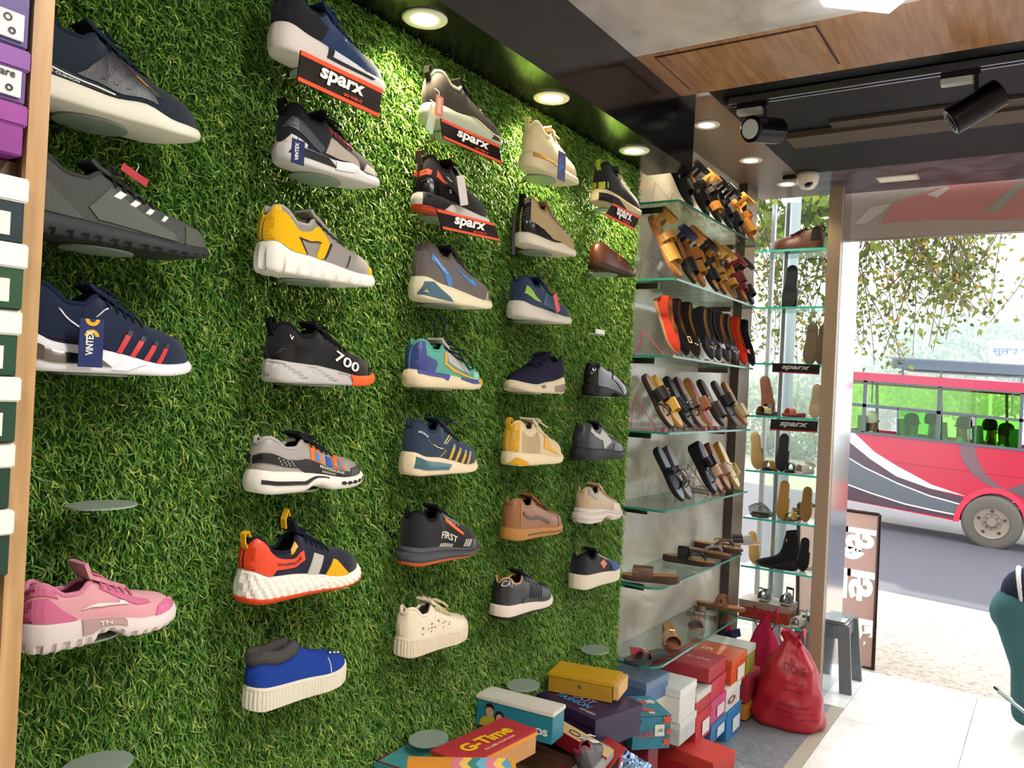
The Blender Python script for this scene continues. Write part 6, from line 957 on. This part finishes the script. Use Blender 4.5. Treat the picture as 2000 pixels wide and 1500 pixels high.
# --- people
def skin(name, J, E, m, parent=None, sub=2):
    names = list(J); me = bpy.data.meshes.new(name); me.from_pydata([J[k][0] for k in names], [(names.index(a), names.index(b)) for a, b in E], [])
    me.materials.append(m); o = link(bpy.data.objects.new(name, me), parent); o.modifiers.new('skin', 'SKIN').use_smooth_shade = True
    for i, k in enumerate(names): r_ = J[k][1]; me.skin_vertices[0].data[i].radius = r_ if isinstance(r_, tuple) else (r_, r_)
    me.skin_vertices[0].data[0].use_root = True; o.modifiers.new('sub', 'SUBSURF').levels = sub; o.modifiers['sub'].render_levels = sub; return o
def passenger(label, px, py, hair, shirt, skinc, arm=0, face=1):
    c = Vector(atY(px, py, BY+(.45 if px in (1703, 1783, 1880, 1962) else 1.35))); t = thing('person', label, 'person', c, group='passengers in the bus')     # c = centre of the head
    J = {'pelvis': ((0, 0, -.62), .12), 'waist': ((0, 0, -.48), .11), 'chest': ((0, 0, -.3), .13), 'neckb': ((0, 0, -.16), .055), 'head0': ((.01*face, 0, -.06), .07), 'head1': ((.012*face, 0, .03), (.085, .095)), 'head2': ((0, 0, .10), .05),
         'sl': ((0, -.17, -.2), .06), 'el': ((.05*face, -.2, -.42), .045), 'wl': ((.25*face, -.14, -.40+arm), .035), 'hl': ((.31*face, -.13, -.38+arm), (.03, .018)), 'sr': ((0, .17, -.2), .06), 'er': ((.05*face, .2, -.42), .045), 'wr': ((.25*face, .14, -.42), .035), 'kl': ((.36*face, -.1, -.62), .075), 'kr': ((.36*face, .1, -.62), .075), 'fl': ((.36*face, -.1, -1.0), .045), 'fr': ((.36*face, .1, -1.0), .045)}
    E = [('pelvis', 'waist'), ('waist', 'chest'), ('chest', 'neckb'), ('neckb', 'head0'), ('head0', 'head1'), ('head1', 'head2'), ('chest', 'sl'), ('sl', 'el'), ('el', 'wl'), ('wl', 'hl'), ('chest', 'sr'), ('sr', 'er'), ('er', 'wr'), ('pelvis', 'kl'), ('pelvis', 'kr'), ('kl', 'fl'), ('kr', 'fr')]
    skin('body', J, E, mat(skinc, 'leather'), t, 1)
    skin('shirt', {k: ((v[0]), v[1]+.012 if not isinstance(v[1], tuple) else v[1]) for k, v in J.items() if k in ('waist', 'chest', 'sl', 'sr', 'el', 'er')}, [('waist', 'chest'), ('chest', 'sl'), ('chest', 'sr'), ('sl', 'el'), ('sr', 'er')], mat(shirt, 'cloth'), t, 1)
    MB().lathe([(.0, .13), (.05, .122), (.09, .09), (.105, .03), (.10, -.04), (.07, -.06)][::-1], 14, T(-.02*face, 0, .02)).build('hair', mat(hair, 'fur'), t, True)
    MB().lathe([(0, -.016), (.013, -.012), (.010, .006), (0, .02)], 8, T(.095*face, 0, .0)).build('nose', mat(skinc, 'leather'), t, True)
    for s_ in (-1, 1): MB().lathe([(0, -.009), (.009, 0), (0, .009)], 8, T(.088*face, s_*.033, .03)).build('eye', mat('#e8e4dc', 'gloss'), t)
    return t
passenger('passenger with a white striped scarf at the rear bus window', 1703, 822, '#cfcac0', '#c8c8b8', '#7a5540')
passenger('passenger behind the green pane near the middle of the bus', 1783, 826, '#2a2420', '#5a7a54', '#7a5540')
passenger('dark haired passenger beside the thick window post', 1822, 824, '#1c1816', '#7a5a44', '#6d4a38')
passenger('passenger in pale green with a raised arm', 1880, 832, '#241c18', '#8a9a5c', '#7a5540', arm=.22, face=-1)
passenger('passenger with black hair and red brown shirt', 1936, 836, '#17130f', '#6a3a30', '#6d4a38'); passenger('passenger in white at the foremost visible window', 1962, 846, '#2a221c', '#d0ccbc', '#7a5540', face=-1)
# person outside the door, bending away to the right
px0 = Vector(atY(1972, 1180, 4.75)); t = thing('person', 'person in teal jeans and dark top bending at the right edge', 'person', (px0.x, 4.75, 0)); hz = px0.z
J = {'pelvis': ((.03, 0, hz), (.12, .10)), 'waist': ((.11, 0, hz+.09), (.115, .10)), 'chest': ((.34, 0, hz+.14), (.12, .12)), 'neck': ((.50, 0, hz+.18), .05), 'head0': ((.57, 0, hz+.19), .07), 'head1': ((.63, 0, hz+.20), (.085, .08)), 'head2': ((.71, 0, hz+.20), .06),
     'hl': ((.03, -.09, hz-.02), .095), 'kl': ((.09, -.10, hz*.52), .068), 'al': ((.085, -.10, .08), .045), 'tl': ((.24, -.11, .03), (.04, .025)), 'hr': ((.05, .09, hz-.02), .095), 'kr': ((.2, .10, hz*.5), .068), 'ar': ((.19, .10, .08), .045), 'tr': ((.34, .11, .03), (.04, .025)),
     'sl': ((.42, -.17, hz+.14), .06), 'el': ((.44, -.2, hz-.1), .043), 'wl': ((.52, -.17, hz-.3), .032), 'fl': ((.56, -.16, hz-.38), (.035, .018)), 'sr': ((.42, .17, hz+.14), .06), 'er': ((.46, .2, hz-.1), .043), 'wr': ((.54, .17, hz-.3), .032), 'fr': ((.58, .16, hz-.38), (.035, .018))}
E = [('pelvis', 'waist'), ('waist', 'chest'), ('chest', 'neck'), ('neck', 'head0'), ('head0', 'head1'), ('head1', 'head2'), ('pelvis', 'hl'), ('hl', 'kl'), ('kl', 'al'), ('al', 'tl'), ('pelvis', 'hr'), ('hr', 'kr'), ('kr', 'ar'), ('ar', 'tr'), ('chest', 'sl'), ('sl', 'el'), ('el', 'wl'), ('wl', 'fl'), ('chest', 'sr'), ('sr', 'er'), ('er', 'wr'), ('wr', 'fr')]
def flesh(name, caps, m, parent, vox=.012):
    """one continuous body surface: tapered limbs fused by a voxel remesh"""
    mb = MB()
    for p0, r0, p1, r1 in caps:
        p0, p1 = Vector(p0), Vector(p1); d = (p1-p0); n = 9; P = []; rs = []
        u = d.normalized() if d.length > 1e-6 else Vector((0, 0, 1))
        for k in range(5): q = (PI/2)*k/4; P.append(p0-u*r0*math.cos(q)); rs.append(max(.002, r0*math.sin(q)))
        for k in range(1, 5): P.append(p0.lerp(p1, k/5)); rs.append(r0+(r1-r0)*k/5)
        for k in range(5): q = (PI/2)*k/4; P.append(p1+u*r1*math.sin(q)); rs.append(max(.002, r1*math.cos(q)))
        mb.tube(P, rs, 16)
    o = mb.build(name, m, parent, True); r_ = o.modifiers.new('fuse', 'REMESH'); r_.mode = 'VOXEL'; r_.voxel_size = vox; r_.use_smooth_shade = True; sm = o.modifiers.new('smooth', 'SMOOTH'); sm.factor = .5; sm.iterations = 6; return o
c_ = {k: v[0] for k, v in J.items()}; kn = lambda k, d=0: c_[k]
flesh('body', [(c_['pelvis'], .09, c_['chest'], .10), (c_['chest'], .08, c_['neck'], .05), (c_['neck'], .05, c_['head0'], .07), (c_['head0'], .075, c_['head1'], .085), (c_['head1'], .085, (.68, 0, hz+.20), .07)]
    +[q for z_ in 'lr' for q in ((c_['pelvis'], .08, c_['h'+z_], .07), (c_['h'+z_], .07, c_['k'+z_], .05), (c_['k'+z_], .05, c_['a'+z_], .035), (c_['a'+z_], .035, c_['t'+z_], .03), (c_['chest'], .07, c_['s'+z_], .05), (c_['s'+z_], .045, c_['e'+z_], .038), (c_['e'+z_], .036, c_['w'+z_], .027))]
    +[q for z_, sy in (('l', -1), ('r', 1)) for q in [(c_['w'+z_], .027, c_['f'+z_], .024)]+[((c_['f'+z_][0]+.004*k, c_['f'+z_][1]+.014*(k-1.5), c_['f'+z_][2]), .009, (c_['f'+z_][0]+.02+.004*k, c_['f'+z_][1]+.016*(k-1.5), c_['f'+z_][2]-.07+.006*abs(k-1.5)), .007) for k in range(4)]+[(c_['w'+z_], .012, (c_['f'+z_][0]+.05, c_['f'+z_][1], c_['f'+z_][2]-.01), .009)]], mat('#7a5540', 'leather'), t, .008)
flesh('jeans', [((.05, -.05, hz), .115, (.05, .05, hz), .115), ((.02, -.05, hz-.03), .105, (.02, .05, hz-.03), .105)]+[q for z_ in 'lr' for q in ((c_['h'+z_], .100, c_['k'+z_], .074), (c_['k'+z_], .074, c_['a'+z_], .060))], mat('#3f6468', 'cloth'), t)
flesh('top', [((.075, -.04, hz+.065), .118, (.075, .04, hz+.065), .118), ((.09, 0, hz+.07), .125, c_['chest'], .145), ((.34, -.08, hz+.15), .10, (.34, .08, hz+.15), .10)]+[q for z_ in 'lr' for q in ((c_['chest'], .09, c_['s'+z_], .075), (c_['s'+z_], .07, c_['e'+z_], .055))], mat('#20263a', 'cloth'), t)
MB().tube([(.05-.02*math.sin(a), .145*math.cos(a), hz+.066+.116*math.sin(a)) for a in np.linspace(0, 2*PI, 28, endpoint=False)], .012, 7, closed=True).build('white_hem', mat('#d8d8d4', 'cloth'), t, True)
MB().lathe([(.0, .12), (.05, .11), (.095, .06), (.10, .0), (.07, -.03)][::-1], 14, T(.66, 0, hz+.20) @ R(PI/2, 'Y')).build('hair', mat('#17130f', 'fur'), t, True)
a, b = Vector(atY(1952, 1350, 4.45)), Vector(atY(2010, 1396, 4.35)); b = a+(b-a)*2.2
t = thing('metal_rod', 'grey metal rod propped on the doorstep at the right edge', 'rod', (b.x, b.y, 0)); MB().tube([a-Vector(t.location), b-Vector(t.location), Vector((.05, 0, .006))], .012, 8).build('tube', mat('#9aa6a4', 'metal'), t, True); MB().tube([a-Vector(t.location)-(b-a).normalized()*.03, a-Vector(t.location)], .007, 8).build('tip', mat('#4a5052', 'metal'), t)
# --- board with mirrored lettering, stool, pole
q = [Vector(atY(p[0], p[1], 5.6)) for p in ((1560, 983), (1718, 1005), (1705, 1307), (1556, 1283))]; c = (q[2]+q[3])/2
t = thing('pavement_sign', 'brown framed pavement sign with white mirrored Hindi lettering', 'sign', c); q = [p-c for p in q]
MB().poly(q, (0, 1, 0), .004).build('flex_sheet', mat('#a8887c', 'print'), t); fr = MB()
for i in range(4): fr.tube([q[i], q[(i+1) % 4]], .012, 6)
fr.build('frame', mat('#3c302c', 'metal'), t); MB().tube([q[2], q[2]+Vector((0, .1, -.03))], .01).tube([q[3], q[3]+Vector((0, .1, -.03))], .01).build('feet', mat('#3c302c', 'metal'), t)
ux = (q[1]-q[0]).normalized(); W0 = Vector(atY(1700, 1050, 5.6))-c
for s, px, py, h, wd in (('कुटी', 1652, 1050, .26, .36), ('कास', 1652, 1140, .20, .34), ('बड', 1672, 1232, .17, .26)):
    o = Vector(atY(px, py, 5.6))-c; V, Fc = text2d(s, .05)
    mk('lettering', [o+ux*(-x*wd/(V[:, 0].max()-V[:, 0].min()))+Vector((0, -.002, 0))+Vector((0, 0, 1))*(y*h) for x, y in V], Fc, mat('#f2eeea', 'print'), t)
sx = float(atZ(1630, 1362, 0)[0]); sy = float(atZ(1645, 1352, 0)[1])
t = thing('plastic_stool', 'grey plastic stool outside beside the jamb', 'stool', (sx-.10, sy+.12, 0))
MB().box(-.12, .12, -.12, .12, .335, .36, bev=.012).build('seat', mat('#6e7174', 'plastic'), t)
for sx_, sy_ in ((-1, -1), (1, -1), (-1, 1), (1, 1)): MB().ribbon([(sx_*.135, sy_*.135, 0), (sx_*.105, sy_*.105, .34)], .06, .02, (1, 0, 0)).build('leg', mat('#66696c', 'plastic'), t)
for sx_, sy_, w_ in ((0, -1, 1), (0, 1, 1)): MB().box(-.105, .105, sy_*.112-.004, sy_*.112+.004, .27, .335).build('skirt', mat('#66696c', 'plastic'), t)
for s_ in (-1, 1): MB().box(s_*.112-.004, s_*.112+.004, -.105, .105, .27, .335).build('skirt', mat('#66696c', 'plastic'), t)
x = float(atY(1532, 780, 5.6)[0]); t = thing('steel_pole', 'grey steel pole standing outside behind the window showcase', 'pole', (x, 5.6, gz(x, 5.6))); MB().tube([(0, 0, 0), (0, 0, 3.4)], .05, 14).build('shaft', mat('#8a9092', 'paint'), t, True); MB().lathe([(0, 0), (.09, 0), (.09, .02), (0, .02)], 16).build('base_plate', mat('#7a8082', 'paint'), t)
q = [Vector(atY(p[0], p[1], 24)) for p in ((1930, 664), (2110, 668), (2112, 730), (1932, 724))]; c = (q[2]+q[3])/2; c.z = gz(c.x, 24); t = thing('street_sign', 'white sign with blue Hindi lettering behind the bus', 'sign', c); q = [p-c for p in q]
MB().poly(q, (0, 1, 0), .03).build('sign_panel', mat('#e4e8ec', 'print'), t)
for f_ in (.03, .97): p = q[3].lerp(q[2], f_); MB().tube([(p.x, .06, 0), (p.x, .06, p.z+.7)], .05, 8).build('sign_post', mat('#a8b0b4', 'metal'), t)
lettering(t, 'सुलभ शौचालय', q[0].lerp(q[1], .42).lerp(q[3].lerp(q[2], .42), .36)+Vector((0, -.01, 0)), q[1]-q[0], (0, 0, 1), .26, mat('#3a66b0', 'print'), wid=1.45, bold=.02)
# --- trees
def leaves(name, P, size, ramp, parent, seed):
    rg = np.random.default_rng(seed); n = len(P); P = np.asarray(P, float); d = rg.normal(0, 1, (n, 3)); d[:, 2] -= .8; d /= np.linalg.norm(d, axis=1)[:, None]; s = np.cross(d, rg.normal(0, 1, (n, 3))); s /= np.linalg.norm(s, axis=1)[:, None]; up = np.cross(s, d)
    L = (size*rg.uniform(.7, 1.3, n))[:, None]; V = np.stack([P, P+d*L*.4+s*L*.32+up*L*.06, P+d*L, P+d*L*.4-s*L*.32+up*L*.06], 1).reshape(-1, 3); b = np.arange(n)*4
    o = mk(name, V, np.concatenate([np.stack([b, b+1, b+2], 1), np.stack([b, b+2, b+3], 1)]), None, parent); at = o.data.attributes.new('tone', 'FLOAT', 'POINT'); at.data.foreach_set('value', np.repeat(rg.uniform(0, 1, n), 4).astype(np.float32))
    def fn(nt, N, Lk, bs):
        A = N.new('ShaderNodeAttribute'); A.attribute_name = 'tone'; r = N.new('ShaderNodeValToRGB'); e = r.color_ramp.elements; e[0].color = lin(ramp[0])+(1,); e[1].color = lin(ramp[-1])+(1,)
        for k, c in enumerate(ramp[1:-1]): x = e.new((k+1)/(len(ramp)-1)); x.color = lin(c)+(1,)
        Lk(A.outputs['Fac'], r.inputs[0]); Lk(r.outputs[0], bs.inputs['Base Color']); bs.inputs['Roughness'].default_value = .5
        tr = N.new('ShaderNodeBsdfTranslucent'); Lk(r.outputs[0], tr.inputs[0]); mx = N.new('ShaderNodeMixShader'); mx.inputs[0].default_value = .45; Lk(bs.outputs[0], mx.inputs[1]); Lk(tr.outputs[0], mx.inputs[2]); Lk(mx.outputs[0], N['Material Output'].inputs[0])
    o.data.materials.append(mat_custom('leaf_'+name+str(seed), fn)); o['kind'] = 'stuff'; return o
t = thing('roadside_tree', 'roadside tree with thin hanging branches above the bus', 'tree', (-4.2, 11, gz(-4.2, 11))); rg = np.random.default_rng(11); o0 = np.array(t.location)
MB().tube([(0, 0, 0), (.1, 0, 1.5), (.2, -.1, 3.2), (.8, -.2, 4.6), (2.4, 0, 5.2)], [.26, .22, .2, .16, .1], 12).tube([(.2, -.1, 3.2), (.0, -.6, 4.6), (.6, -1.2, 5.6)], [.16, .12, .07], 9).build('trunk', mat('#6a5a48', 'wood'), t, True)
tw = MB(); LP = []
for k in range(112):
    right = k % 4 == 0; px = rg.uniform(1850, 1955) if right else rg.uniform(1470, 1850); py = rg.uniform(540, 640) if right else rg.uniform(560, 716); Yd = rg.uniform(10.4, 11.6)
    e = atY(px, py, Yd)-o0; s = np.array([e[0]+rg.normal(-.3, .8), e[1]+rg.normal(0, .4), 4.75+rg.uniform(-.2, .3)]); m_ = (s+e)/2+rg.normal(0, .3, 3); ts = np.linspace(0, 1, 8); C = [(1-q)**2*s+2*q*(1-q)*m_+q*q*e for q in ts]; tw.tube(C, np.linspace(.011, .004, 8), 4, cap=False)
    for q in range(46): f = rg.uniform(.25, 1); p = (1-f)**2*s+2*f*(1-f)*m_+f*f*e; LP.append(p+rg.normal(0, .10, 3))
tw.tube([(.8, -.2, 4.6), (2.4, .0, 4.9), (4.2, .0, 4.95), (5.6, .1, 4.9)], [.12, .08, .05, .02], 7).build('twigs', mat('#5a4c40', 'wood'), t); bpy.data.objects['twigs']['kind'] = 'stuff'
leaves('hanging_leaves', LP, .078, ['#3c4626', '#66742f', '#84903e', '#525a2c', '#7c863c', '#b88f3a'], t, 1)
CP = [np.array([rg.normal(3.2, 1.0), rg.normal(-1.2, .8), rg.normal(5.4, .55)]) for _ in range(2600)]; CP = [p-np.array([0, 0, .9]) for p in CP if p[2] > 4.3 and p[0] < 4.1]+[np.array([rg.uniform(3.8, 6.4), rg.uniform(-1.6, .4), rg.uniform(4.9, 6.2)]) for _ in range(420)]
leaves('crown_leaves', CP, .15, ['#3c4c20', '#6a7c30', '#869438'], t, 2)
t = thing('roadside_tree', 'leafy crown of the tree behind the bus, mostly above the banner', 'tree', (-6.0, 16.9, gz(-6.0, 16.9))); rg = np.random.default_rng(31)
MB().tube([(0, 0, 0), (.1, 0, 2.0), (.6, 0, 4.0), (2.6, -.2, 5.3), (5.2, -.4, 5.7), (7.0, -.4, 5.6)], [.3, .26, .22, .16, .1, .04], 10).build('trunk', mat('#6a5a48', 'wood'), t, True)
CC = [(rg.uniform(3.4, 8.4), rg.normal(-.4, .35), rg.uniform(5.35, 6.3)) for _ in range(17)]
leaves('crown_leaves', [np.array(CC[q % 17])+rg.normal(0, .27, 3)*np.array([1.3, 1, .8]) for q in range(1250)], .15, ['#3c4c20', '#6a7c30', '#869438'], t, 3)
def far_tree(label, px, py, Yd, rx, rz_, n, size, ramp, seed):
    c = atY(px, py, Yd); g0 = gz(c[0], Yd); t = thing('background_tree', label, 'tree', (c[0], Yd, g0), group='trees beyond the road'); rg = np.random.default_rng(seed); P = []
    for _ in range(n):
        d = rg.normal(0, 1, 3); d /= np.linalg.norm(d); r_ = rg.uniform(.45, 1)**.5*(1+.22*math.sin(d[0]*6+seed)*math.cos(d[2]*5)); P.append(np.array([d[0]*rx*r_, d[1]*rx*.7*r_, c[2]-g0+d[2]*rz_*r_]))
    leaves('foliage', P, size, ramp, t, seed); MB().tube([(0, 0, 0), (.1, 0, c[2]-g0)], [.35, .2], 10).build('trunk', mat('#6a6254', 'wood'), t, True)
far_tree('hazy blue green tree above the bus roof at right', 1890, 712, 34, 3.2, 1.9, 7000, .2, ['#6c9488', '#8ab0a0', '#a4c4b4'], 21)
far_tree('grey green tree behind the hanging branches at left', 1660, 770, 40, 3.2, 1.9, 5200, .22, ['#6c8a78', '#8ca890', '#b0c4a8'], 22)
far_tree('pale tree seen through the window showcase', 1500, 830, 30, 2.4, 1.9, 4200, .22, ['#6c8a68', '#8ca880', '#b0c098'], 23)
c = atY(1775, 600, 75); t = thing('apartment_block', 'pale blue apartment block far behind the branches', 'building', (c[0], 75, gz(c[0], 75))); hh = float(atY(1775, 490, 75)[2]-t.location.z)
MB().box(-5.5, 5.5, 0, 8, 0, hh).build('wall', mat('#a9c6cc', 'wall'), t)
for fz in np.arange(4, hh-1, 3.1):
    for fx in (-4.2, -1.6, 1.0, 3.6): MB().box(fx-.6, fx+.6, -.06, .02, fz, fz+1.4).build('window', mat('#7fa0a8', 'gloss'), t)

# --- morning haze over the far side of the road
def fn_haze(nt, N, Lk, b):
    N.remove(b); v = N.new('ShaderNodeVolumePrincipled'); v.inputs['Density'].default_value = .022; v.inputs['Color'].default_value = (.95, .98, 1, 1); v.inputs['Anisotropy'].default_value = .45; Lk(v.outputs[0], N['Material Output'].inputs['Volume'])
tag(MB().box(-50, 60, 15.8, 88, -3, 26).build('haze', mat_custom('haze', fn_haze)), 'pale morning haze beyond the road', 'haze', kind='stuff')
